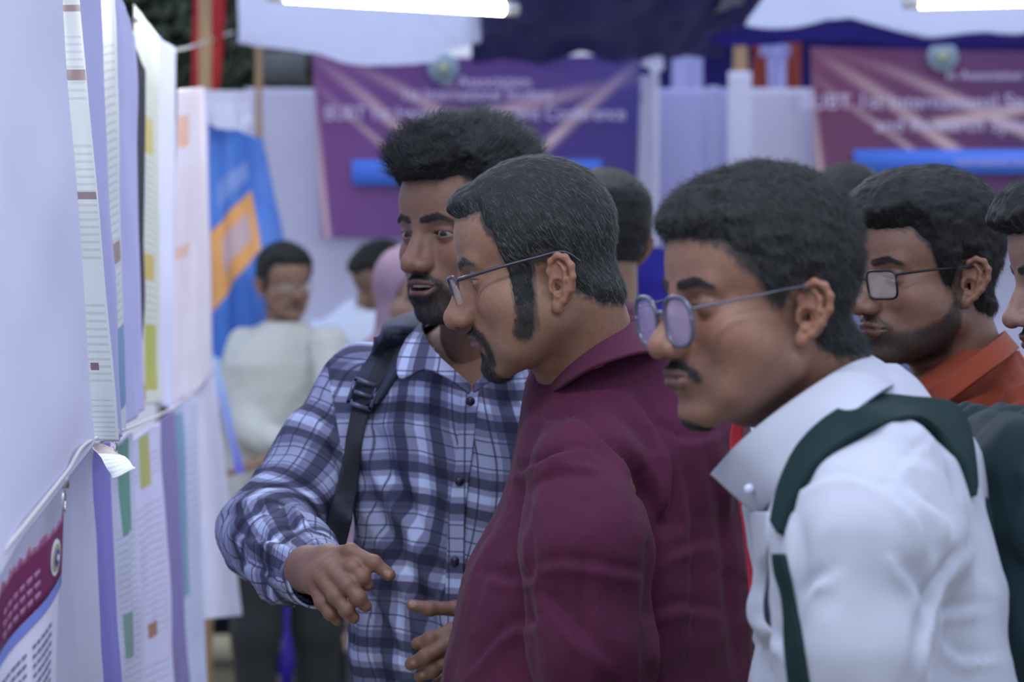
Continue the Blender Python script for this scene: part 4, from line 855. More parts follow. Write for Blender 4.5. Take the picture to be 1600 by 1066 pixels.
# ---- man in the plaid shirt
if want(1):
    before = set(COL.objects); Y0 = 3.1
    root = begin('man in a blue and white plaid shirt with a full beard, gesturing with both hands', P(775, 800, Y0)[0], Y0)
    M1 = head_matrix(P(730, 359, 3.02), 138, 6, 0, 1.0)
    def ht(p):
        top = sstep(40, 112, p[:, 2]); front = sstep(-20, 80, p[:, 1])
        return 5 + top * (27 + 1 * front) + 1 * front
    def exh(p, d):
        q = ell(p, (4, 44, 106), (56, 52, 34)); d = smin(d, q, 14)
        return d - 5.5 * vnoise(p / np.array([11., 26, 13.])) * sstep(50, 100, p[:, 2])
    fl = lambda p, G: np.stack([.15 + .45 * vnoise(p / 26.), np.where(p[:, 1] > 62, .5, -.9) + .3 * vnoise(p / 22. + 9), sstep(60, 110, p[:, 2]) * .7 - .8 * (1 - sstep(20, 60, p[:, 2]))], -1)
    nb = M1[:3, :3] / .001
    nloc = lambda w: np.linalg.inv(M1[:3, :3]) @ (np.asarray(w) - M1[:3, 3])
    K1 = dict(neck=(tuple(nloc(P(762, 640, 3.12))), 60), open=5.0, lid_u=2.5, lid_l=2.4, nose=1.12, nosel=-1, jaw=-4, chin=2, lip=2, fat=0, lipc=1.0)
    skin, objs, K = build_head('m1', K1, SKIN, M1, TONE1, [(0, 70), (25, 70), (40, 70), (50, 62), (58, 46), (64, 12), (71, -20), (79, -24), (83, 8), (100, 8), (112, -30), (140, -55), (180, -62)],
        dict(mous=1.1, goat=1.15, full=.75, gw=30), ht, HB, exh, flow=fl, nstr=15000, strlen=30, lift=.55, hnoise=3.0, bstr=9000, blen=6, jitter=.2, h=3.0, srad=.00016)
    eyes(M1, EYE, yaw=14, pitch=4)
    V, F = extract(lambda p: chain(p, [(-15, 91, -65), (0, 97, -64), (15, 91, -65)], [2.6, 3, 2.6], 2), (-22, 80, -72), (22, 106, -58), 1.5, 0); mesh_obj('teeth', V @ M1[:3, :3].T + M1[:3, 3], F, plain('teeth', srgb(196, 186, 180), .3))
    a = math.radians(-25); X = P(775, 800, Y0)[0]
    rows = [(.92, X, Y0, .175, .13, a), (1.07, X + .0, Y0, .205, .135, a), (1.25, X, Y0, .197, .125, a), (1.38, X, Y0, .205, .125, a), (1.44, X, Y0 + .005, .195, .112, a), (1.48, X - .003, Y0 + .01, .155, .095, a), (1.515, X - .004, Y0 + .015, .095, .075, a), (1.535, X - .005, Y0 + .02, .06, .06, a)]
    T = lambda p: column(p, rows)
    Ra = [P(566, 604, 3.15), P(498, 718, 3.12), P(419, 832, 3.04), P(455, 872, 2.90), P(488, 896, 2.79)]
    La = [P(985, 600, 3.02), P(960, 720, 3.02), P(930, 880, 3.02), P(860, 945, 2.98), P(800, 985, 2.93)]
    S1 = sleeve_sdf(Ra, [.058, .052, .055, .05, .041]); S2 = sleeve_sdf(La, [.06, .056, .052, .046, .04])
    # plaid: warp/weft from the way the cloth is cut
    pm = NT('plaid'); uvn = pm.add('ShaderNodeUVMap'); s = pm.add('ShaderNodeSeparateXYZ'); pm.link(uvn.outputs[0], s.inputs[0])
    def ramp(x, per):
        f = pm.math('FRACT', pm.math('DIVIDE', x, per)); r = pm.add('ShaderNodeValToRGB'); r.color_ramp.interpolation = 'LINEAR'; el = r.color_ramp.elements
        st = [(0, 1.0), (.05, 1.0), (.06, .62), (.115, .60), (.125, .2), (.23, .2), (.24, .5), (.31, .5), (.32, .74), (.345, .74), (.35, .3), (.36, .3), (.365, .74), (.49, .74), (.495, .32), (.507, .32), (.512, .74), (.64, .74), (.645, .3), (.655, .3), (.66, .74), (.69, .74), (.70, .5), (.765, .5), (.775, .2), (.885, .2), (.895, .6), (.955, .62), (.965, 1.0)]
        while len(el) > 1: el.remove(el[-1])
        el[0].position = 0; el[0].color = (st[0][1],) * 3 + (1,)
        for q, v in st[1:]: e = el.new(q); e.color = (v, v, v, 1)
        pm.link(f, r.inputs[0]); return r.outputs[0]
    w = pm.math('MULTIPLY', ramp(s.outputs[0], .140), ramp(s.outputs[1], .118)); w = pm.math('POWER', w, .9)
    cr = pm.add('ShaderNodeValToRGB'); el = cr.color_ramp.elements; el[0].position = .03; el[0].color = (.018, .017, .04, 1); el[1].position = .98; el[1].color = srgb(200, 216, 250)
    for q, c in ((.12, (.045, .047, .09, 1)), (.3, (.10, .11, .19, 1)), (.5, (.24, .255, .40, 1)), (.72, (.42, .48, .70, 1))): e = el.new(q); e.color = c
    pm.link(w, cr.inputs[0]); pm.set(Base_Color=cr.outputs[0], Roughness=.85, Specular_IOR_Level=.2); pm.bump(pm.noise(2600, 1, pm.add('ShaderNodeTexCoord').outputs['Object']), .2, .0005)
    ca, sa = math.cos(a), math.sin(a)
    def uvf(V, N, r):
        if r == 0:
            dx = V[:, 0] - X; dy = V[:, 1] - Y0; u = ca * dx + sa * dy; v = -sa * dx + ca * dy; th = np.arctan2(u / .2, -v / .13); U = th * .165
            return np.stack([U + .012 * np.sin(V[:, 2] * 18) + .052, V[:, 2] + .10 * U + .006 * np.sin(U * 30)], -1)
        A = np.array(Ra if r == 1 else La); Ds = []; Ss = []; As = []; acc = 0
        for i in range(len(A) - 1):
            ba = A[i + 1] - A[i]; L = np.linalg.norm(ba); t = ((V - A[i]) @ ba) / (L * L); tc = np.clip(t, 0, 1); rr = V - A[i] - tc[:, None] * ba; Ds.append(np.linalg.norm(rr, axis=1))
            e1 = nrm(np.cross(ba, [0, -1.0, 0])); e2 = nrm(np.cross(e1, ba)); As.append(np.arctan2(rr @ e1, rr @ e2))
            Ss.append(acc + (np.minimum(t, 1) if i == 0 else np.maximum(t, 0) if i == len(A) - 2 else tc) * L); acc += L
        Ds = np.array(Ds); w = np.exp(-(Ds - Ds.min(0)) / .010); w /= w.sum(0); ss = (w * np.array(Ss)).sum(0); As = np.array(As); ang = np.arctan2((w * np.sin(As)).sum(0), (w * np.cos(As)).sum(0))
        return np.stack([ang * .055 + .03, ss + .02], -1)
    cl = crease_fn([([(562, 640), (600, 740), (660, 840), (700, 960)], 9, 10), ([(556, 740), (610, 850), (660, 960), (700, 1060)], 9, 9), ([(640, 620), (650, 740), (690, 860)], 8, 4), ([(556, 820), (580, 920), (640, 1040)], 9, 6, -1),
                    ([(760, 640), (775, 740), (770, 860)], 9, 3), ([(500, 640), (520, 720), (540, 800)], 9, 6), ([(415, 800), (460, 800), (500, 850)], 6, 8), ([(370, 800), (430, 795), (480, 830)], 6, 7, -1), ([(375, 880), (420, 900), (470, 915)], 6, 5), ([(380, 840), (430, 850), (480, 862)], 5, 5), ([(400, 905), (440, 930), (470, 945)], 6, 5)])
    NV = [P(655, 500, 3.0), P(735, 612, 2.96), P(800, 545, 3.0)]
    SEAM = (P(508, 560, 3.1), nrm(np.array([-.98, 0, -.2])))
    def cutf(c):
        q = pix(c); inside = (q[:, 1] < 514 + (q[:, 0] - 655) * 1.36) & (q[:, 1] < 612 - (q[:, 0] - 738) * .9) & (q[:, 0] > 646) & (c[:, 1] < 3.12)
        wr = (np.linalg.norm(c - (Ra[-1] + nrm(Ra[-1] - Ra[-2]) * .04), axis=1) < .034) | (np.linalg.norm(c - (La[-1] + nrm(La[-1] - La[-2]) * .04), axis=1) < .034)
        return inside | wr
    SH, sf = garment('shirt', [T, S1, S2], (-.62, 2.68, .93), (.34, 3.32, 1.58), .0125, pm.m, None, [cloth_noise(.0035, (16, 16, 7), 2, 1), limb_folds(Ra, .0045, 16, 2), ridged(.0022, (30, 30, 16), 3), cl], k=.035, refine=1, cut=cutf, uvf=uvf, split=[1, 2], seam=SEAM, refn=lambda fc, reg: np.where((reg == 1) & ((fc - SEAM[0]) @ SEAM[1] < 0) & (fc[:, 2] > P(0, 745, Y0)[2]), 0, np.where((reg == 0) & ((fc - SEAM[0]) @ SEAM[1] > 0) & (fc[:, 0] < 0) & (fc[:, 2] > P(0, 745, Y0)[2]), 1, reg)))
    legs(None, X, Y0, a, TROUS[1], 1.02)
    inn = inner([T, S1, S2], (-.62, 2.6, .93), (.34, 3.32, 1.58), TONE1, .016)
    # hands
    Yh = 2.68
    W0 = P(482, 890, 2.76)
    fR = [([P(512, 868, 2.71), P(548, 862, 2.67), P(584, 880, 2.655), P(608, 898, 2.655)], .0088),
          ([P(528, 880, 2.68), P(552, 888, 2.655), P(566, 902, 2.65), P(574, 914, 2.655)], .0088),
          ([P(516, 890, 2.67), P(542, 914, 2.645), P(560, 934, 2.64), P(571, 947, 2.645)], .0088),
          ([P(503, 904, 2.67), P(524, 932, 2.65), P(541, 953, 2.645), P(552, 965, 2.65)], .0085),
          ([P(491, 916, 2.68), P(503, 942, 2.665), P(516, 958, 2.66), P(528, 970, 2.665)], .0076)]
    pR = [(W0, P(528, 878, 2.685), .020, .0125), (W0, P(514, 890, 2.68), .020, .013), (W0, P(502, 903, 2.68), .019, .0125), (W0, P(490, 914, 2.69), .019, .012), (W0, P(512, 868, 2.71), .018, .0125), (Ra[-2], W0, .03, .022)]
    f = hand_parts(fR, pR); hR = hand_mesh(f, [q for c_, _ in fR for q in c_] + [W0], TONE1, [P(605, 896, 2.645)])
    W1 = P(800, 985, 2.92)
    fL = [([P(748, 962, 2.87), P(712, 951, 2.83), P(672, 951, 2.82), P(644, 946, 2.82)], .0088),
          ([P(744, 972, 2.84), P(706, 986, 2.80), P(672, 999, 2.79), P(652, 1006, 2.795)], .009),
          ([P(744, 990, 2.835), P(700, 1006, 2.79), P(664, 1027, 2.78), P(642, 1038, 2.785)], .0092),
          ([P(746, 1008, 2.84), P(708, 1030, 2.795), P(676, 1048, 2.785), P(656, 1057, 2.79)], .0088),
          ([P(752, 1026, 2.845), P(722, 1048, 2.81), P(698, 1062, 2.80), P(682, 1070, 2.80)], .0076)]
    pL = [(W1, P(744, 974, 2.845), .022, .014), (W1, P(744, 990, 2.845), .022, .0145), (W1, P(747, 1008, 2.85), .021, .014), (W1, P(752, 1024, 2.855), .02, .0125), (W1, P(744, 964, 2.87), .02, .013), (La[-2], W1, .03, .024)]
    f = hand_parts(fL, pL); hL = hand_mesh(f, [q for c_, _ in fL for q in c_] + [W1], TONE1, [P(650, 1003, 2.782), P(643, 1036, 2.772), P(658, 1056, 2.777), P(644, 943, 2.812)])
    body_mesh(None, [skin, inn, hR, hL])
    # collar leaves, placket, buttons
    def plaid_rib(nm, rows, th=.003, nv=40):
        V, F, u = ribbon([[P(*q) for q in r] for r in rows], 14, nv, th); return mesh_obj(nm, V, F, pm.m, uv=np.stack([V[:, 0] * .9 + V[:, 1] * -.2 + .02, V[:, 2]], -1))
    plaid_rib('collar', [[(657, 506, 3.06), (664, 524, 2.99), (676, 544, 2.955), (692, 562, 2.935), (712, 580, 2.925), (736, 602, 2.925)], [(645, 520, 3.06), (640, 545, 2.99), (646, 566, 2.955), (676, 563, 2.94), (704, 585, 2.925), (735, 610, 2.925)], [(636, 528, 3.05), (622, 562, 2.99), (626, 592, 2.95), (664, 578, 2.935), (700, 592, 2.92), (733, 616, 2.92)]])
    plaid_rib('collar', [[(812, 545, 3.02), (786, 566, 2.95), (762, 582, 2.93), (738, 604, 2.925)], [(826, 560, 3.02), (800, 592, 2.94), (770, 596, 2.93), (740, 614, 2.92)]])
    NB = plain('navy_button', srgb(34, 34, 56), .35)
    plaid_rib('placket', snap(SH, [dense(r, 16) for r in [[(722, 612, 2.925), (716, 700, 2.905), (703, 800, 2.900), (698, 900, 2.895), (694, 1000, 2.895), (690, 1070, 2.895)], [(748, 612, 2.925), (739, 700, 2.905), (727, 800, 2.898), (724, 900, 2.893), (722, 1000, 2.893), (718, 1070, 2.893)]]], .003), .004, 60)
    # cuffs
    for A, nm in ((Ra, 'cuff'), (La, 'cuff')):
        d = nrm(A[-1] - A[-2]); V, F = tube([A[-1] - d * .03, A[-1] - d * .01, A[-1] + d * .012, A[-1] + d * .034], [.0425, .0405, .039, .038], 32); F = F[:3 * 32]
        o = mesh_obj(nm, V, F, pm.m, uv=np.stack([V @ np.cross(d, [0, 0, 1]), V @ d * .9], -1)); s_ = o.modifiers.new('t', 'SOLIDIFY'); s_.thickness = .003
    bpos = [(735, 627), (718, 752), (711, 877)]
    finish(root, before)
    # buttons stand on the surface: find it along the ray
    bpy.context.view_layer.update(); dg = bpy.context.evaluated_depsgraph_get(); before2 = set(COL.objects)
    for q in bpos:
        o_ = Vector((0, 0, CAMZ)); d_ = (Vector(P(q[0], q[1], 3.0)) - o_).normalized(); ok, loc, nn, *_ = SC.ray_cast(dg, o_, d_)
        loc = loc if ok and 2.7 < loc.y < 3.1 else Vector(P(q[0], q[1], 2.89)); button(np.array(loc) + [0, -.0005, 0], .0062, NB)
    reparent(root, [o for o in COL.objects if o not in before2])
    # backpack of the same man: strap over his right shoulder
    SNP = lambda rows, off: snap(SH, [dense(r, 12) for r in rows], off); before = set(COL.objects); WEB = plain('black_webbing', srgb(34, 36, 48), .7); PAD = cloth_mat('grey_pad', srgb(66, 72, 90), srgb(54, 60, 78), .8, 900, .4)
    bp = thing('backpack', 'dark grey backpack strap with buckle on the shoulder of the man in plaid', 'backpack', P(640, 800, 3.3))
    SR = SNP([[(640, 494, 3.2), (600, 512, 3.075), (578, 555, 3.0), (560, 590, 2.985), (549, 622, 2.985)], [(655, 494, 3.2), (627, 516, 3.06), (604, 560, 2.985), (583, 600, 2.965), (566, 634, 2.968)], [(676, 496, 3.2), (656, 516, 3.06), (634, 562, 2.975), (612, 600, 2.955), (592, 630, 2.962)]], .007); rib('shoulder_strap', SR, PAD, .012, 16, 50)
    mixr = lambda a, b, k: [tuple(np.array(p_) * (1 - k) + np.array(q_) * k - [0, 0, .0078]) for p_, q_ in zip(a, b)]
    rib('strap_webbing', [mixr(SR[1], SR[0], .42), mixr(SR[1], SR[2], 0.0), mixr(SR[1], SR[2], .42)], WEB, .003, 8, 40)
    rib('lower_webbing', SNP([[(552, 626, 2.965), (542, 680, 2.965), (532, 740, 2.985), (515, 800, 3.01), (505, 850, 3.05)], [(580, 634, 2.96), (566, 690, 2.96), (560, 750, 2.97), (548, 815, 3.0), (535, 870, 3.05)]], .006), WEB, .004, 8, 40)
    c = P(*snap(SH, [[(567, 616, 2.96)]], .022)[0][0]); R = np.array(Matrix.Rotation(math.radians(18), 3, 'Y'))
    ps = []
    for dx, dz, sx, sz in ((0, .0165, .034, .006), (0, -.0165, .034, .006), (-.0155, 0, .005, .034), (.0155, 0, .005, .034), (0, 0, .03, .005)): ps.append(boxm(c + R @ np.array([dx, 0, dz]), (sx, .007, sz), R))
    V = np.concatenate([q[0] for q in ps]); F = np.concatenate([q[1] + 8 * i for i, q in enumerate(ps)]); mesh_obj('buckle', V, F, plain('buckle', srgb(96, 100, 126), .25, .3), smooth=False)
    pc = P(790, 800, 3.39); V, F = extract(lambda p: ell(p, (pc[0], 3.36, 1.24), (.16, .11, .24)) + .006 * vnoise(p * 18), (pc[0] - .2, 3.2, .95), (pc[0] + .2, 3.5, 1.52), .02, 1); mesh_obj('pack_body', V, F, PAD)
    finish(bp, before)

# ---- man in the burgundy shirt
if want(2):
    before = set(COL.objects); Y0 = 2.74
    root = begin('man in a burgundy shirt with greying hair, glasses and goatee, seen in profile', .14, Y0)
    M2 = head_matrix(P(847, 413, 2.62), 92, 14, 0, 1.0); M2[:3, :3] = M2[:3, :3] @ np.diag([1, 1, 1.03])
    nloc = lambda w: np.linalg.inv(M2[:3, :3]) @ (np.asarray(w) - M2[:3, 3])
    def ht(p):
        return .8 + 5 * np.maximum(sstep(-10, 25, p[:, 2]), sstep(5, -25, p[:, 1])) + 1 * sstep(30, 90, p[:, 2]) + 8 * sstep(50, 85, p[:, 1]) * sstep(55, 85, p[:, 2])
    K2 = dict(earz=-12, frec=3, cry=-2, mb=-4, neck=(tuple(nloc(P(940, 640, 2.70))), 62), lid_u=1.2, lid_l=2.2, nose=1.12, nosel=0, noseh=1, chin=0, lip=-3, jaw=-2, brow=0, cran=(75, 88, 76), fat=3, ears=1.0, earf=22)
    tab2 = [(0, 70), (30, 69), (43, 66), (48, 45), (55, 30), (58, -56), (66, -66), (72, -64), (76, -30), (80, 0), (100, 0), (112, -38), (140, -60), (180, -68)]
    skin, objs, K = build_head('m2', K2, SKIN, M2, TONE2, tab2, dict(mous=.85, goat=1.1, gw=22, shadow=.14, side=.55), ht, HG, None, flow=flow_std(.1, (0.15, -.5, 0)), nstr=15000, strlen=13, lift=.2, hnoise=1.1, bstr=7000, blen=8, jitter=.22, h=2.8, srad=.00012, greys=(.22, HGREY))
    eyes(M2, EYE, yaw=0, pitch=18)
    FR = plain('dark_frame', srgb(48, 44, 60), .3)
    glasses(M2, K, FR, GLS, 48, 32, -6, 107, 1.1, .7, 11, 8, 4.0, ear=(79, -22, 8), bottom=False, top=1.8)
    a = math.radians(59)
    R_ = [(.90, .120, Y0, .185, .14), (1.10, .127, Y0, .200, .143), (1.297, .143, Y0, .190, .122), (1.37, .150, Y0, .188, .118), (1.415, .146, Y0, .172, .106), (1.449, .134, Y0, .140, .090), (1.479, .128, Y0 - .01, .100, .074), (1.505, .128, Y0 - .02, .07, .06)]
    rows = [r + (a,) for r in R_]; TC = cone([P(990, 690, 2.72), P(972, 628, 2.715), P(955, 588, 2.70)], [.130, .108, .083]); T = lambda p: smin(smin(smin(column(p, rows), TC(p), .03), ell(p, P(835, 1120, 2.66), (.10, .12, .20)), .06), ell(p, P(868, 930, 2.70), (.085, .12, .13)), .05)
    La = [P(912, 742, 2.57), P(915, 860, 2.52), P(926, 1010, 2.515), P(930, 1160, 2.53), P(900, 1300, 2.48)]; Ra = [P(1075, 700, 2.90), P(1110, 880, 2.93), P(1105, 1040, 2.93), P(1080, 1200, 2.90)]
    S1 = sleeve_sdf(La, [.060, .067, .066, .055, .045]); S2 = sleeve_sdf(Ra, [.056, .055, .054, .045])
    MAR = cloth_mat('burgundy_cloth', srgb(80, 35, 60), srgb(66, 28, 50), .8, 1500, .35, .35, .3, 10)
    cl = crease_fn([([(1000, 745), (1018, 830), (1016, 940), (1008, 1075)], 12, 9, 1, 'g'), ([(905, 655), (950, 685), (1000, 735), (1030, 800)], 9, 9, -1), ([(900, 655), (925, 670), (960, 700), (990, 735)], 6, 10), ([(1000, 640), (1040, 700), (1045, 760), (1020, 840)], 9, 9), ([(1060, 690), (1075, 800), (1080, 1000)], 9, 5), ([(1110, 690), (1130, 800), (1150, 1000)], 8, 5, -1),
                    ([(835, 650), (870, 662), (905, 660)], 5, 3), ([(800, 742), (860, 722), (910, 706)], 5, 9), ([(880, 706), (905, 700), (935, 716)], 4, 4), ([(830, 760), (880, 740), (930, 745)], 5, 4, -1), ([(835, 890), (890, 880), (1000, 900)], 6, 5), ([(850, 930), (900, 990), (960, 1040)], 9, 5), ([(760, 900), (800, 910), (835, 905)], 7, 6), ([(745, 1040), (790, 990), (835, 975)], 8, 8), ([(822, 760), (826, 880), (832, 1080)], 11, 7, 1, 'g'),
                    ([(1010, 970), (1060, 950), (1120, 960)], 7, 4), ([(1030, 880), (1060, 860), (1110, 850)], 6, 3), ([(1000, 640), (1050, 680), (1090, 690), (1140, 670)], 4, 2.5), ([(900, 760), (905, 860), (900, 1000)], 5, 2.0)])
    def cutf(c):
        nb = nloc(P(940, 640, 2.70))
        ax = np.array([0, -22, -40.]); d = cap(np.array((np.linalg.inv(M2[:3, :3]) @ (c - M2[:3, 3]).T).T), ax, nb, 50, 54); w = np.linalg.norm(c - (La[-1] + nrm(La[-1] - La[-2]) * .04), axis=1) < .036
        w2 = np.linalg.norm(c - (Ra[-1] + nrm(Ra[-1] - Ra[-2]) * .04), axis=1) < .036
        return w | w2
    garment('shirt', [T, S1, S2], (-.12, 2.38, .9), (.42, 3.08, 1.58), .0115, MAR, None, [cloth_noise(.0035, (18, 18, 6), 2, 4), limb_folds(La, .0028, 11, 5, 1.0), ridged(.0026, (22, 22, 11), 6), ridged(.0008, (90, 90, 60), 2), cl], k=.02, refine=1, cut=cutf, split=[1, 2])
    legs(None, .12, Y0, a, TROUS[0], .98)
    inn = inner([T, S1, S2], (-.12, 2.38, .9), (.42, 3.08, 1.56), TONE2, .016)
    hs = []
    for A, sg in ((La, 1), (Ra, -1)):
        d = nrm(A[-1] - A[-2]); sd = np.array([0, 1.0, 0]); W0 = A[-1] + d * .03; fs = []
        for i in range(4): b = W0 + d * .085 + sd * (.028 - .019 * i); fs.append(([b, b + d * .04 + [-.008, 0, 0], b + d * .065 + [-.022, 0, 0], b + d * .08 + [-.038, 0, 0]], .0086))
        b = W0 + d * .03 + np.array([-.02, .02, 0]); fs.append(([b, b + d * .03 + [-.02, .0, 0], b + d * .06 + [-.025, 0, 0]], .009))
        ps = [(A[-1] - d * .03, W0, .028, .024)] + [(W0, W0 + d * .08 + sd * (.028 - .019 * i), .02, .0135) for i in range(4)]
        hs.append(hand_mesh(hand_parts(fs, ps), [q for c_, _ in fs for q in c_] + [W0], TONE2))
    body_mesh(None, [skin, inn] + hs)
    o = rib('collar', [[(822, 598, 2.74), (846, 577, 2.67), (892, 543, 2.625), (945, 518, 2.61), (990, 505, 2.64), (1004, 502, 2.70), (990, 502, 2.77), (940, 520, 2.80), (880, 560, 2.80), (832, 592, 2.78)],
                     [(826, 618, 2.73), (853, 597, 2.645), (905, 560, 2.595), (962, 536, 2.585), (1012, 526, 2.62), (1024, 524, 2.70), (1010, 522, 2.80), (950, 540, 2.83), (880, 580, 2.83), (834, 608, 2.79)],
                     [(833, 636, 2.715), (868, 612, 2.615), (920, 578, 2.565), (980, 556, 2.56), (1030, 548, 2.60), (1044, 546, 2.70), (1024, 545, 2.83), (955, 565, 2.86), (885, 600, 2.86), (838, 622, 2.80)]], MAR, .004, 14, 80)
    finish(root, before)

# ---- man in the pale shirt, nearest
if want(3):
    before = set(COL.objects); Y0 = 2.16
    root = begin('man in a pale grey-blue shirt with round glasses, nearest the camera on the right', .345, Y0)
    M3 = head_matrix(P(1188, 470, 2.10), 113, 4, 0, .955); M3[:3, :3] = M3[:3, :3] @ np.diag([1, .98, 1.02])
    nloc = lambda w: np.linalg.inv(M3[:3, :3]) @ (np.asarray(w) - M3[:3, 3])
    def ht(p):
        fr = sstep(30, 90, p[:, 1]) * sstep(50, 90, p[:, 2]); return 6 + 6 * sstep(30, 90, p[:, 2]) + 6 * fr
    K3 = dict(neck=(tuple(nloc(P(1335, 690, 2.17))), 60), lid_u=-.6, lid_l=1.2, nose=1.08, nosel=0, chin=0, jaw=0, cheek=0, cran=(76, 92, 80), lip=2, earf=30, ears=.98, lipc=1.0)
    tab3 = [(0, 62), (18, 62), (30, 58), (40, 50), (48, 34), (56, 26), (64, 10), (70, -4), (79, -10), (83, 8), (100, 8), (108, -20), (118, -46), (140, -58), (180, -62)]
    skin, objs, K = build_head('m3', K3, SKIN, M3, TONE3, tab3, dict(mous=.75, goat=.8, gw=13, shadow=.12, open=1), ht, HB, None, flow=flow_std(.1, (0, .25, 0)), nstr=15000, strlen=17, lift=.5, hnoise=3.2, bstr=2600, blen=5, jitter=.45, h=3.0, srad=.00018)
    eyes(M3, EYE, yaw=0, pitch=24)
    # chin tuft
    FR = plain('steel_frame', srgb(88, 92, 108), .3, .5)
    glasses(M3, K, FR, GLS2, 48, 45, -12, 109, 2.3, .15, 12, 3, 2.4, ear=(79, -14, 12))
    a = math.radians(88)
    R_ = [(.90, .352, Y0, .185, .118), (1.19, .346, Y0, .190, .118), (1.288, .345, Y0, .187, .108), (1.37, .337, Y0, .180, .094), (1.405, .340, Y0, .150, .080), (1.438, .338, Y0, .105, .056), (1.462, .334, Y0, .07, .04), (1.48, .330, Y0, .05, .03)]
    rows = [r + (a,) for r in R_]; TC = cone([P(1350, 760, 2.16), P(1320, 700, 2.16), P(1290, 668, 2.15)], [.105, .075, .058]); T = lambda p: smin(smin(column(p, rows), TC(p), .03), cap(p, P(1240, 790, 2.14), P(1246, 900, 2.13), .042, .034), .05)
    La = [P(1352, 752, 2.005), P(1348, 850, 1.965), P(1335, 1010, 1.945), P(1335, 1180, 1.94), P(1290, 1360, 1.9)]; Ra = [P(1370, 760, 2.33), P(1370, 900, 2.37), P(1350, 1100, 2.36), P(1300, 1220, 2.3)]
    S1 = sleeve_sdf(La, [.064, .073, .062, .052, .044]); S2 = sleeve_sdf(Ra, [.06, .06, .05, .045])
    PAL = cloth_mat('pale_shirt_cloth', srgb(168, 174, 188), srgb(152, 158, 176), .85, 1300, .35, .35, .3, 12)
    cl = crease_fn([([(1215, 800), (1260, 765), (1320, 750), (1375, 765), (1415, 800)], 5, 3.5), ([(1385, 770), (1410, 730), (1450, 690)], 4, 2.5), ([(1245, 820), (1250, 880), (1245, 960)], 8, 5), ([(1418, 1075), (1428, 1000), (1450, 930), (1492, 868)], 9, 8, 1, 'g'), ([(1440, 1000), (1462, 920), (1500, 860)], 7, 6), ([(1215, 802), (1260, 766), (1320, 751), (1375, 766), (1415, 802)], 2.5, 2.2, 1, 'g'), ([(1392, 765), (1412, 735), (1455, 695)], 2.5, 1.8, 1, 'g'), ([(1400, 880), (1430, 920), (1440, 960)], 7, 5), ([(1440, 780), (1470, 810), (1480, 850)], 8, 6), ([(1420, 800), (1440, 830), (1450, 870)], 7, 5),
                    ([(1245, 960), (1270, 920), (1300, 900)], 7, 5), ([(1505, 800), (1515, 900), (1520, 1060)], 9, 4), ([(1470, 960), (1500, 955), (1530, 950)], 6, 4), ([(1480, 1010), (1500, 1030), (1540, 1030)], 6, 4), ([(1440, 1060), (1445, 1000), (1470, 900)], 10, 9, -1), ([(1195, 880), (1185, 930), (1178, 980)], 7, 4), ([(1205, 930), (1200, 980), (1225, 1020)], 7, 5)])
    def cutf(c):
        q = (np.linalg.inv(M3[:3, :3]) @ (c - M3[:3, 3]).T).T; d = cap(q, np.array([0, -22, -40.]), nloc(P(1335, 690, 2.17)), 50, 54); w = np.linalg.norm(c - (La[-1] + nrm(La[-1] - La[-2]) * .04), axis=1) < .036
        w2 = np.linalg.norm(c - (Ra[-1] + nrm(Ra[-1] - Ra[-2]) * .04), axis=1) < .036
        return w | w2
    SH, _ = garment('shirt', [T, S1, S2], (.12, 1.78, .9), (.56, 2.5, 1.53), .0105, PAL, None, [cloth_noise(.003, (18, 18, 8), 2, 7), limb_folds(La, .0038, 12, 8, 2.0), ridged(.0022, (24, 24, 13), 9), cl], k=.03, refine=1, cut=cutf, split=[1, 2])
    legs(None, .345, Y0, a, TROUS[1], .98)
    inn = inner([T, S1, S2], (.12, 1.78, .9), (.56, 2.5, 1.51), TONE3, .016)
    hs = []
    for A in (La, Ra):
        d = nrm(A[-1] - A[-2]); sd = np.array([0, 1.0, 0]); W0 = A[-1] + d * .03; fs = []
        for i in range(4): b = W0 + d * .085 + sd * (.028 - .019 * i); fs.append(([b, b + d * .04 + [-.008, 0, 0], b + d * .065 + [-.022, 0, 0], b + d * .08 + [-.038, 0, 0]], .0086))
        b = W0 + d * .03 + np.array([-.02, .02, 0]); fs.append(([b, b + d * .03 + [-.02, .0, 0], b + d * .06 + [-.025, 0, 0]], .009))
        ps = [(A[-1] - d * .03, W0, .028, .024)] + [(W0, W0 + d * .08 + sd * (.028 - .019 * i), .02, .0135) for i in range(4)]
        hs.append(hand_mesh(hand_parts(fs, ps), [q for c_, _ in fs for q in c_] + [W0], TONE3))
    body_mesh(None, [skin, inn] + hs)
    rib('collar', [[(1112, 740, 2.11), (1150, 698, 2.065), (1205, 652, 2.045), (1270, 606, 2.045), (1325, 572, 2.07), (1358, 560, 2.13), (1350, 562, 2.22), (1280, 600, 2.26), (1190, 672, 2.24), (1125, 735, 2.17)],
                   [(1150, 775, 2.09), (1192, 728, 2.035), (1248, 676, 2.01), (1305, 628, 2.01), (1352, 592, 2.05), (1386, 578, 2.13), (1374, 580, 2.25), (1290, 630, 2.30), (1200, 705, 2.27), (1150, 765, 2.18)],
                   [(1188, 806, 2.075), (1228, 762, 2.0), (1282, 704, 1.985), (1335, 645, 1.99), (1378, 612, 2.04), (1402, 600, 2.13), (1394, 602, 2.26), (1300, 655, 2.33), (1210, 735, 2.30), (1165, 790, 2.18)]], PAL, .004, 16, 90)
    PB = plain('pearl_button', srgb(196, 200, 232), .2)
    before3 = set(COL.objects)
    button(P(1171, 764, 2.055), .0046, PB, (-.3, -1, .1)); button(P(1184, 818, 2.085), .0044, PB, (-.5, -1, 0)); button(P(1188, 885, 2.10), .0042, PB, (-.5, -1, 0))
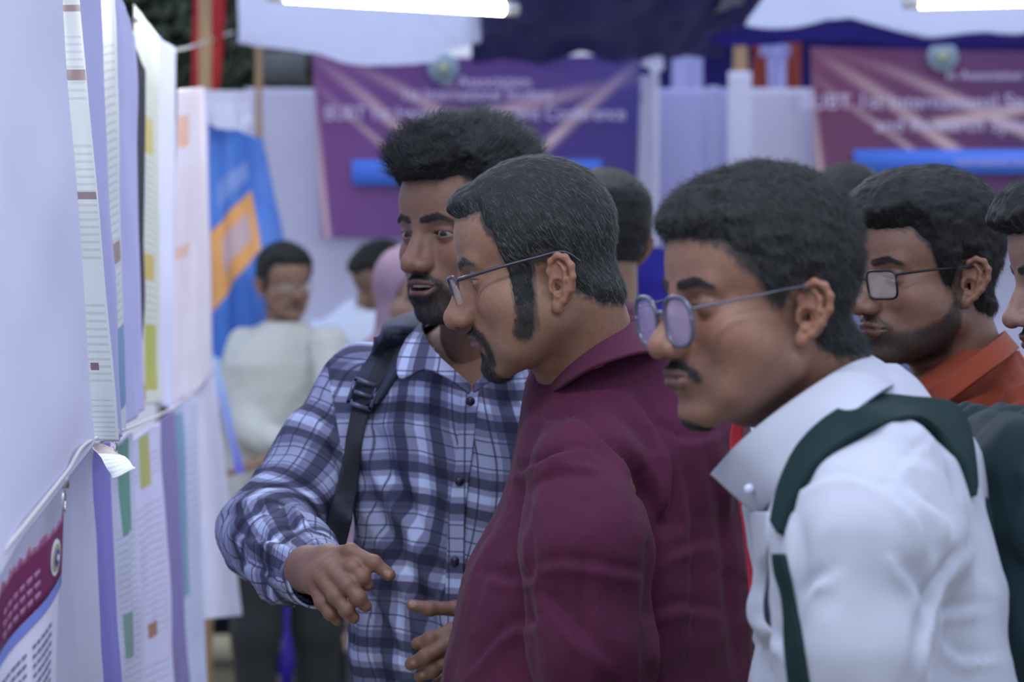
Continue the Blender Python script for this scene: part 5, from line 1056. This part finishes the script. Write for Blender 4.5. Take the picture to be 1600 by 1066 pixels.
    rib('placket', snap(SH, [dense(r, 12) for r in [[(1168, 800, 2.12), (1178, 850, 2.125), (1180, 900, 2.125), (1168, 960, 2.12), (1195, 1010, 2.12), (1215, 1080, 2.12)], [(1202, 800, 2.085), (1200, 850, 2.09), (1200, 900, 2.09), (1192, 960, 2.085), (1222, 1010, 2.085), (1240, 1080, 2.085)]]], .003), PAL, .003, 10, 40)
    finish(root, before)
    # red lanyard with a card
    before = set(COL.objects); RED = plain('red_ribbon', srgb(178, 30, 48), .6)
    ly = thing('lanyard', 'red lanyard with a beige card worn by the man in the pale shirt', 'lanyard', P(1165, 800, 2.2))
    rib('ribbon', [[(1150, 640, 2.23), (1140, 690, 2.225), (1150, 760, 2.21), (1165, 860, 2.2), (1172, 940, 2.19), (1186, 1000, 2.17), (1168, 1080, 2.16)], [(1166, 640, 2.23), (1160, 690, 2.225), (1170, 760, 2.21), (1180, 860, 2.2), (1186, 940, 2.19), (1196, 1000, 2.17), (1184, 1080, 2.16)]], RED, .0015, 6, 50)
    V, F = boxm(P(1206, 1075, 2.17), (.026, .002, .08)); mesh_obj('card', V, F, plain('card', srgb(196, 170, 150), .4), smooth=False)
    finish(ly, before)
    # backpack
    SNP = lambda rows, off: snap(SH, [dense(r, 14) for r in rows], off); before = set(COL.objects); GRN = cloth_mat('dark_teal_fabric', srgb(26, 44, 50), srgb(20, 34, 40), .75, 1100, .5, .2, .4, 14); STR = cloth_mat('dark_green_strap', srgb(22, 44, 45), srgb(17, 32, 36), .75, 1400, .5)
    bp = thing('backpack', 'dark teal backpack on the back of the man in the pale shirt, right edge', 'backpack', P(1600, 900, 2.25))
    C = lambda x, y, Y: (1080 + x / 2.027, 540 + y / 2.027, Y)
    rib('shoulder_strap', SNP([[C(262, 560, 2.0), C(305, 390, 1.99), C(400, 262, 2.0), C(500, 194, 2.02), C(600, 168, 2.05), C(710, 174, 2.09), C(815, 186, 2.12), C(862, 240, 2.15), C(885, 330, 2.17), C(890, 420, 2.17)],
                           [C(272, 580, 1.985), C(335, 415, 1.97), C(430, 310, 1.975), C(530, 245, 1.995), C(640, 208, 2.02), C(730, 208, 2.05), C(810, 250, 2.08), C(855, 300, 2.1), C(885, 370, 2.12), C(895, 440, 2.13)],
                           [C(285, 600, 1.985), C(350, 440, 1.965), C(440, 340, 1.965), C(540, 282, 1.98), C(650, 242, 2.0), C(730, 240, 2.02), C(785, 290, 2.05), C(835, 350, 2.07), C(872, 410, 2.09), C(890, 480, 2.1)]], .007), STR, .009, 14, 70)
    rib('lower_strap', SNP([[C(262, 660, 2.06), C(268, 720, 2.05), C(285, 780, 2.045), C(296, 860, 2.05), C(300, 960, 2.055), C(312, 1080, 2.06)], [C(292, 660, 2.04), C(305, 720, 2.03), C(320, 780, 2.025), C(335, 860, 2.03), C(352, 960, 2.035), C(370, 1080, 2.04)]], .005), STR, .005, 8, 50)
    bx = P(1625, 950, 2.24)
    def fb(p):
        q = p - np.array([bx[0] + .0, 2.24, 1.235]); r = np.array([.085, .15, .20]); d = np.abs(q) - (r - .05); o_ = np.linalg.norm(np.maximum(d, 0), axis=1) + np.minimum(d.max(1), 0) - .055
        s2 = p - np.array([bx[0] + .085, 2.24, 1.16]); d2 = np.abs(s2) - (np.array([.05, .11, .1]) - .035); o2 = np.linalg.norm(np.maximum(d2, 0), axis=1) + np.minimum(d2.max(1), 0) - .035
        return smin(o_, o2, .02) + .007 * (1 - 2 * np.abs(vnoise(p * [26, 26, 9]))) + .004 * vnoise(p * 30)
    V, F = extract(fb, (bx[0] - .14, 2.04, 1.0), (bx[0] + .2, 2.46, 1.5), .011, 1, 1); mesh_obj('pack_body', V, F, GRN)
    V, F = tube([P(1520, 716, 2.2), P(1535, 700, 2.2), P(1565, 696, 2.2), P(1600, 704, 2.2), P(1625, 722, 2.2)], .008, 10, 24); mesh_obj('haul_loop', V, F, GRN)
    V, F = tube([P(1528, 770, 2.11), P(1545, 800, 2.09), P(1552, 900, 2.08), P(1558, 1000, 2.08), P(1560, 1100, 2.08)], .0035, 8, 24); mesh_obj('zip', V, F, STR)
    finish(bp, before)

# ---- man in the orange kurta
def simple_arms(parts): pass
def bare_hands(arms, tone, side=(0, 1.0, 0)):
    hs = []
    for A in arms:
        d = nrm(A[-1] - A[-2]); sd = np.array(side, float); W0 = A[-1] + d * .03; fs = []
        for i in range(4): b = W0 + d * .085 + sd * (.028 - .019 * i); fs.append(([b, b + d * .04 + [-.008, 0, 0], b + d * .065 + [-.022, 0, 0], b + d * .08 + [-.038, 0, 0]], .0086))
        b = W0 + d * .03 + np.array([-.02, .02, 0]); fs.append(([b, b + d * .03 + [-.02, .0, 0], b + d * .06 + [-.025, 0, 0]], .009))
        ps = [(A[-1] - d * .03, W0, .028, .024)] + [(W0, W0 + d * .08 + sd * (.028 - .019 * i), .02, .0135) for i in range(4)]
        hs.append(hand_mesh(hand_parts(fs, ps), [q for c_, _ in fs for q in c_] + [W0], tone))
    return hs
def person(label, head, K, tone, tab, beard, ht, hm, rows, ang, arms, mat, glass=None, lo=None, hi=None, eyeg=(0, 10), hstr=6000, strlen=14, lift=.3, h=3.6, trous=None, flow=None, bstr=2500, neckp=None, folds=(), hands=True, gh=.014, exh=None, collar=None, rad=.055, group=None, srad=.00016, hnoise=2, scale=(1, 1, 1), brows=True, legsp=None):
    before = set(COL.objects); cx, cy = rows[3][1], rows[3][2]; root = begin(label, cx, cy, group)
    M = head_matrix(*head); M[:3, :3] = M[:3, :3] @ np.diag(scale)
    nl = np.linalg.inv(M[:3, :3]) @ (np.asarray(neckp) - M[:3, 3]); K = dict(K); K['neck'] = (tuple(nl), K.get('nr', 60))
    skin, objs, KK = build_head('p', K, SKIN, M, tone, tab, beard, ht, hm, exh, flow=flow or flow_std(), nstr=hstr, strlen=strlen, lift=lift, hnoise=hnoise, bstr=bstr, blen=4, jitter=.3, h=h, srad=srad, brows=brows)
    eyes(M, EYE, yaw=eyeg[0], pitch=eyeg[1])
    if glass: glasses(M, KK, *glass)
    R = [tuple(r) + (ang,) for r in rows]; T = lambda p: column(p, R); S = [sleeve_sdf(A, [rad * 1.08, rad * 1.05, rad, rad * .85, rad * .75][:len(A)]) for A in arms]
    A = np.array([q for a_ in arms for q in a_] + [(r[1] - .24, r[2] - .24, r[0]) for r in rows] + [(r[1] + .24, r[2] + .24, r[0]) for r in rows]); lo = A.min(0) - .08; hi = A.max(0) + .08; lo[2] = min(rows[0][0], lo[2]); hi[2] = rows[-1][0] + .03
    def cutf(c):
        q = (np.linalg.inv(M[:3, :3]) @ (c - M[:3, 3]).T).T; d = cap(q, np.array([0, -22, -40.]), nl, 58, 64); w = d < -1e3
        for a_ in arms: w |= np.linalg.norm(c - (a_[-1] + nrm(a_[-1] - a_[-2]) * .04), axis=1) < .034
        return w
    garment('shirt', [T] + S, lo, hi, gh, mat, None, [cloth_noise(.0035, (18, 18, 7), 2, cx * 10)] + [limb_folds(a_, .003, 12, 2) for a_ in arms] + [ridged(.002, (28, 28, 12), 3)] + list(folds), k=.035, refine=1, cut=cutf, split=list(range(1, len(arms) + 1)))
    legs(None, legsp[0] if legsp else cx, legsp[1] if legsp else cy, ang, trous or TROUS[0], rows[0][0] + .07)
    inn = inner([T] + S, lo, hi, tone, .018, .025); body_mesh(None, [skin, inn] + (bare_hands(arms, tone) if hands else []))
    if collar: collar()
    finish(root, before); return root
def trow(cx, cy, ztop, w=.19, d=.12, lean=(0, 0)):
    return [(.90, cx, cy, w * .97, d * 1.05), (1.15, cx, cy, w, d * 1.05), (ztop - .20, cx, cy, w, d * 1.02), (ztop - .13, cx, cy, w * .99, d), (ztop - .08, cx, cy, w * .86, d * .88), (ztop - .045, cx, cy, w * .62, d * .74), (ztop - .015, cx, cy, w * .42, d * .62), (ztop, cx, cy, w * .3, d * .48)]
def tarms(cx, cy, zs, ang, w=.19, bend=0.0):
    ca, sa = math.cos(ang), math.sin(ang); f = np.array([sa, -ca, 0]); out = []
    for s in (-1, 1):
        b = np.array([cx + s * w * ca, cy + s * w * sa, zs]); o = np.array([s * ca, s * sa, 0]) * .03
        out.append([b, b + o + [0, 0, -.14], b + o * 1.3 + [0, 0, -.28], b + o + [0, 0, -.40] + f * .06, b + o * .6 + [0, 0, -.51] + f * .12])
    return out
if want(4):
    ORG = cloth_mat('rust_orange_cloth', srgb(140, 66, 46), srgb(118, 54, 38), .8, 1500, .3, .35, .3, 12); ang = math.radians(66); X4 = .612; Y4 = 3.0
    rows = [(.90, X4, Y4, .19, .13), (1.2, X4, Y4, .195, .13), (1.33, X4, Y4, .195, .128), (1.375, X4, Y4, .175, .118), (1.41, X4, Y4, .145, .10), (1.44, X4, Y4, .11, .082), (1.465, X4 - .002, Y4, .075, .065), (1.485, X4 - .004, Y4, .055, .055)]
    ca, sa = math.cos(ang), math.sin(ang)
    arms = [[P(1640, 665, 2.84), P(1655, 800, 2.80), P(1660, 960, 2.80), P(1640, 1120, 2.76)], [P(1500, 640, 3.16), P(1490, 800, 3.2), P(1480, 960, 3.2), P(1470, 1120, 3.16)]]
    def col4():
        rib('collar', [[(1424, 622, 2.97), (1455, 606, 2.90), (1500, 575, 2.875), (1545, 540, 2.88), (1566, 522, 2.94), (1565, 520, 3.02), (1530, 545, 3.09), (1470, 585, 3.09), (1430, 612, 3.04)], [(1434, 652, 2.955), (1470, 636, 2.875), (1520, 600, 2.85), (1566, 566, 2.86), (1588, 548, 2.94), (1586, 546, 3.03), (1545, 570, 3.11), (1478, 612, 3.11), (1436, 640, 3.05)]], ORG, .004, 12, 70)
        rib('placket', [[(1420, 628, 2.965), (1425, 680, 2.915), (1430, 780, 2.90)], [(1442, 632, 2.95), (1448, 690, 2.90), (1454, 790, 2.885)]], ORG, .004, 8, 20)
    person('man in a rust orange collarless shirt with black glasses and stubble', (P(1446, 428, 2.98), 120, 4), dict(lid_u=1.0, lid_l=2.0, nose=1.0, fat=4, nr=62, cran=(77, 94, 80), earf=28, ears=1.02), TONE4,
           [(0, 64), (25, 62), (40, 58), (48, 44), (56, 30), (62, 4), (70, -22), (79, -26), (83, 8), (100, 8), (108, -20), (118, -48), (140, -60), (180, -64)], dict(mous=.95, full=.95, goat=.8, gw=30),
           lambda p: 12 + 11 * sstep(40, 100, p[:, 2]) + 9 * sstep(0, 80, p[:, 1]) * sstep(50, 90, p[:, 2]), HB, rows, ang, arms, ORG,
           glass=(plain('black_frame', srgb(24, 24, 30), .3), GLS, 52, 36, -8, 103, 1.7, .7, 13, 4, 3.4, True, (80, -14, 8)), eyeg=(0, 14), hstr=12000, strlen=24, lift=.12, h=3.2, neckp=P(1512, 620, 3.02), flow=flow_std(.15, (.35, -1, 0)), bstr=6000, hands=False, gh=.012, collar=col4, srad=.00014,
           folds=[crease_fn([([(1515, 700), (1540, 660), (1590, 630)], 8, 7), ([(1500, 690), (1530, 640), (1575, 600)], 7, 5, -1), ([(1440, 650), (1480, 640), (1540, 610)], 6, 4)])])
# ---- man at the right edge
if want(5):
    DKS = cloth_mat('dark_shirt', srgb(70, 72, 92), srgb(56, 58, 76)); ang = math.radians(80); X5 = .86; Y5 = 2.56
    def ht5(p): return 9 + 9 * sstep(40, 100, p[:, 2]) + 14 * sstep(40, 90, p[:, 1]) * sstep(50, 80, p[:, 2])
    person('man with dark swept hair and moustache cut off by the right edge', (P(1709, 424, 2.62), 98, 12, 0, .95), dict(lid_u=.4, lid_l=1.5, nose=1.0, nosel=0, lip=1), (.22, .13, .105), tab_std, dict(mous=.8, goat=.2), ht5, HB,
           trow(X5, Y5, 1.50, .18, .12), ang, tarms(X5, Y5, 1.39, ang, .17), DKS, eyeg=(0, 22), hstr=7000, strlen=20, neckp=P(1800, 640, 2.62), hands=False, gh=.016, bstr=1500, rad=.05)
# ---- people behind
if want(6):
    CRM = cloth_mat('cream_check', srgb(178, 182, 180), srgb(158, 164, 166)); hair_s = dict(hstr=1500, h=6, bstr=300)
    c = P(440, 800, 7.4); ang = math.radians(22)
    f7 = plain('thin_frame', srgb(50, 50, 60), .4)
    ca, sa = math.cos(ang), math.sin(ang); zt = 1.49
    q = lambda x, y, Y: P(x, y, Y)
    arms = [[q(384, 540, 7.42), q(376, 610, 7.36), q(384, 668, 7.28), q(420, 690, 7.18), q(452, 700, 7.12)], [q(512, 540, 7.3), q(524, 610, 7.24), q(520, 670, 7.16), q(486, 692, 7.12), q(462, 702, 7.1)]]
    person('man in a pale cream shirt and dark trousers standing far back by the blue banner', (P(444, 443, 7.4), 208, 4), dict(nr=58), (.20, .12, .085), tab_std, dict(mous=.8), lambda p: 12 + 8 * sstep(40, 100, p[:, 2]), HB,
           trow(c[0] + .01, 7.4, zt, .2, .13), ang, arms, CRM, glass=(f7, GLSD, 48, 32, -6, 103, 1.2, .5, 8, 4, 2.4), neckp=P(446, 530, 7.42), gh=.022, hstr=1500, h=5, bstr=300, hands=True, trous=plain('black_trousers', srgb(30, 34, 38), .9), brows=False)
    WS = cloth_mat('bright_white_shirt', srgb(206, 218, 240), srgb(190, 204, 230)); c = P(600, 800, 7.9)
    person('man with bowed head in a bright white shirt, left of the man in plaid', (P(597, 437, 7.85), 120, 26), dict(nr=56), (.19, .12, .09), tab_std, dict(full=.6, mous=.7), lambda p: 10 + 8 * sstep(40, 100, p[:, 2]), HB,
           trow(c[0] - .06, 7.9, 1.56, .2, .12), math.radians(-20), tarms(c[0] - .06, 7.9, 1.43, math.radians(-20), .19), WS, neckp=P(605, 530, 7.9), gh=.024, hstr=1200, h=6, bstr=0, hands=False, brows=False)
    # woman in a dusty pink headscarf, mostly behind the man in plaid
    def scarf_person(label, hx, hy, Y, colr, tone, yaw, rows_dx=0, shirt=None):
        before = set(COL.objects); c = P(hx, hy, Y); root = begin(label, c[0], Y); Mh = head_matrix(c, yaw, 4, 0, 1)
        K = dict(HD); nl = np.linalg.inv(Mh[:3, :3]) @ (c + [0, .02, -.22] - Mh[:3, 3]); K['neck'] = (tuple(nl), 54); f = lambda p: head_sdf(p, K); V, F = extract(f, [-98, -140, -230], [98, 140, 124], 6, 0)
        W = lambda v: v @ Mh[:3, :3].T + Mh[:3, 3]; R = [tuple(r) + (math.radians(yaw - 180),) for r in trow(c[0] + rows_dx, Y, c[2] - .16, .18, .12)]; T = lambda p: column(p, R)
        arms = tarms(c[0] + rows_dx, Y, c[2] - .28, math.radians(yaw - 180), .17); S = [sleeve_sdf(A, [.055, .053, .05, .045, .04]) for A in arms]
        A = np.array([q_ for a_ in arms for q_ in a_]); lo = A.min(0) - .16; hi = A.max(0) + .16; hi[2] = c[2] - .1
        garment('shirt', [T] + S, lo, hi, .026, shirt or colr, None, [cloth_noise(.005, (14, 14, 6), 2, 3)], refine=1, split=[1, 2]); body_mesh(None, [(W(V), F, np.tile(np.array(tone), (len(V), 1))), inner([T] + S, lo, hi, tone, .02, .03)] + bare_hands(arms, tone))
        g = lambda p: smin(smin(ell(p, (0, -12, 36), (92, 112, 98)), ell(p, (0, -5, -60), (86, 92, 90)), 30), ell(p, (0, -10, -150), (130, 110, 60)), 50) + 3 * vnoise(p / [30., 30, 60.])
        V, F = extract(g, [-150, -150, -215], [150, 150, 140], 8, 1); fc = V[F].mean(1); keep = ~((fc[:, 1] > 45) & (ell(fc, (0, 90, -20), (62, 80, 88)) < 0)); F = F[keep]; o = mesh_obj('headscarf', W(V), F, colr); s_ = o.modifiers.new('t', 'SOLIDIFY'); s_.thickness = .003
        eyes(Mh, EYE); legs(None, c[0] + rows_dx, Y, math.radians(yaw - 180), TROUS[0], .97); finish(root, before)
    scarf_person('woman in a dusty pink headscarf partly behind the bearded man in plaid', 640, 462, 6.0, cloth_mat('dusty_pink', srgb(132, 112, 132), srgb(112, 96, 116)), (.22, .14, .11), 200)
    # dark haired man behind the burgundy shirt
    PBL = cloth_mat('white_blue_shirt', srgb(180, 205, 236), srgb(150, 180, 220)); c = P(945, 372, 4.3)
    person('dark-haired man in a pale blue shirt almost hidden behind the burgundy-shirted man', (P(942, 378, 4.3), 20, 0), dict(nr=60), (.26, .16, .11), [(0, 66), (40, 60), (60, 30), (75, -10), (83, 8), (100, 8), (112, -26), (140, -40), (180, -40)], dict(), lambda p: 10 + 10 * sstep(40, 100, p[:, 2]), HB,
           [(r[0] + .04, r[1], r[2], r[3], r[4]) for r in trow(c[0] + .04, 4.34, 1.47, .19, .12)], math.radians(185), tarms(c[0] + .04, 4.34, 1.41, math.radians(185), .18), PBL, neckp=c + np.array([0, .02, -.2]), gh=.02, hstr=4000, h=5, bstr=0, hands=False, brows=False)
    scarf_person('woman in a deep blue headscarf far behind, right of the greying man', 1022, 450, 7.6, cloth_mat('deep_blue', srgb(44, 42, 140), srgb(36, 34, 110)), (.24, .15, .11), 20)
    GB = cloth_mat('grey_blue_shirt', srgb(92, 98, 128), srgb(78, 84, 112)); c = P(1322, 350, 5.0)
    person('man in a grey-blue shirt hidden behind the two nearest right men, hair top showing', (P(1322, 350, 5.0), 10, 0), dict(), (.25, .15, .11), tab_std, dict(mous=.6), lambda p: 10 + 6 * sstep(40, 100, p[:, 2]), HB,
           trow(c[0] + .04, 5.04, 1.545, .2, .12), math.radians(-20), tarms(c[0] + .04, 5.04, 1.42, math.radians(-20), .19), GB, neckp=c + np.array([0, .03, -.2]), gh=.02, hstr=3000, h=5, bstr=0, hands=False, brows=False)
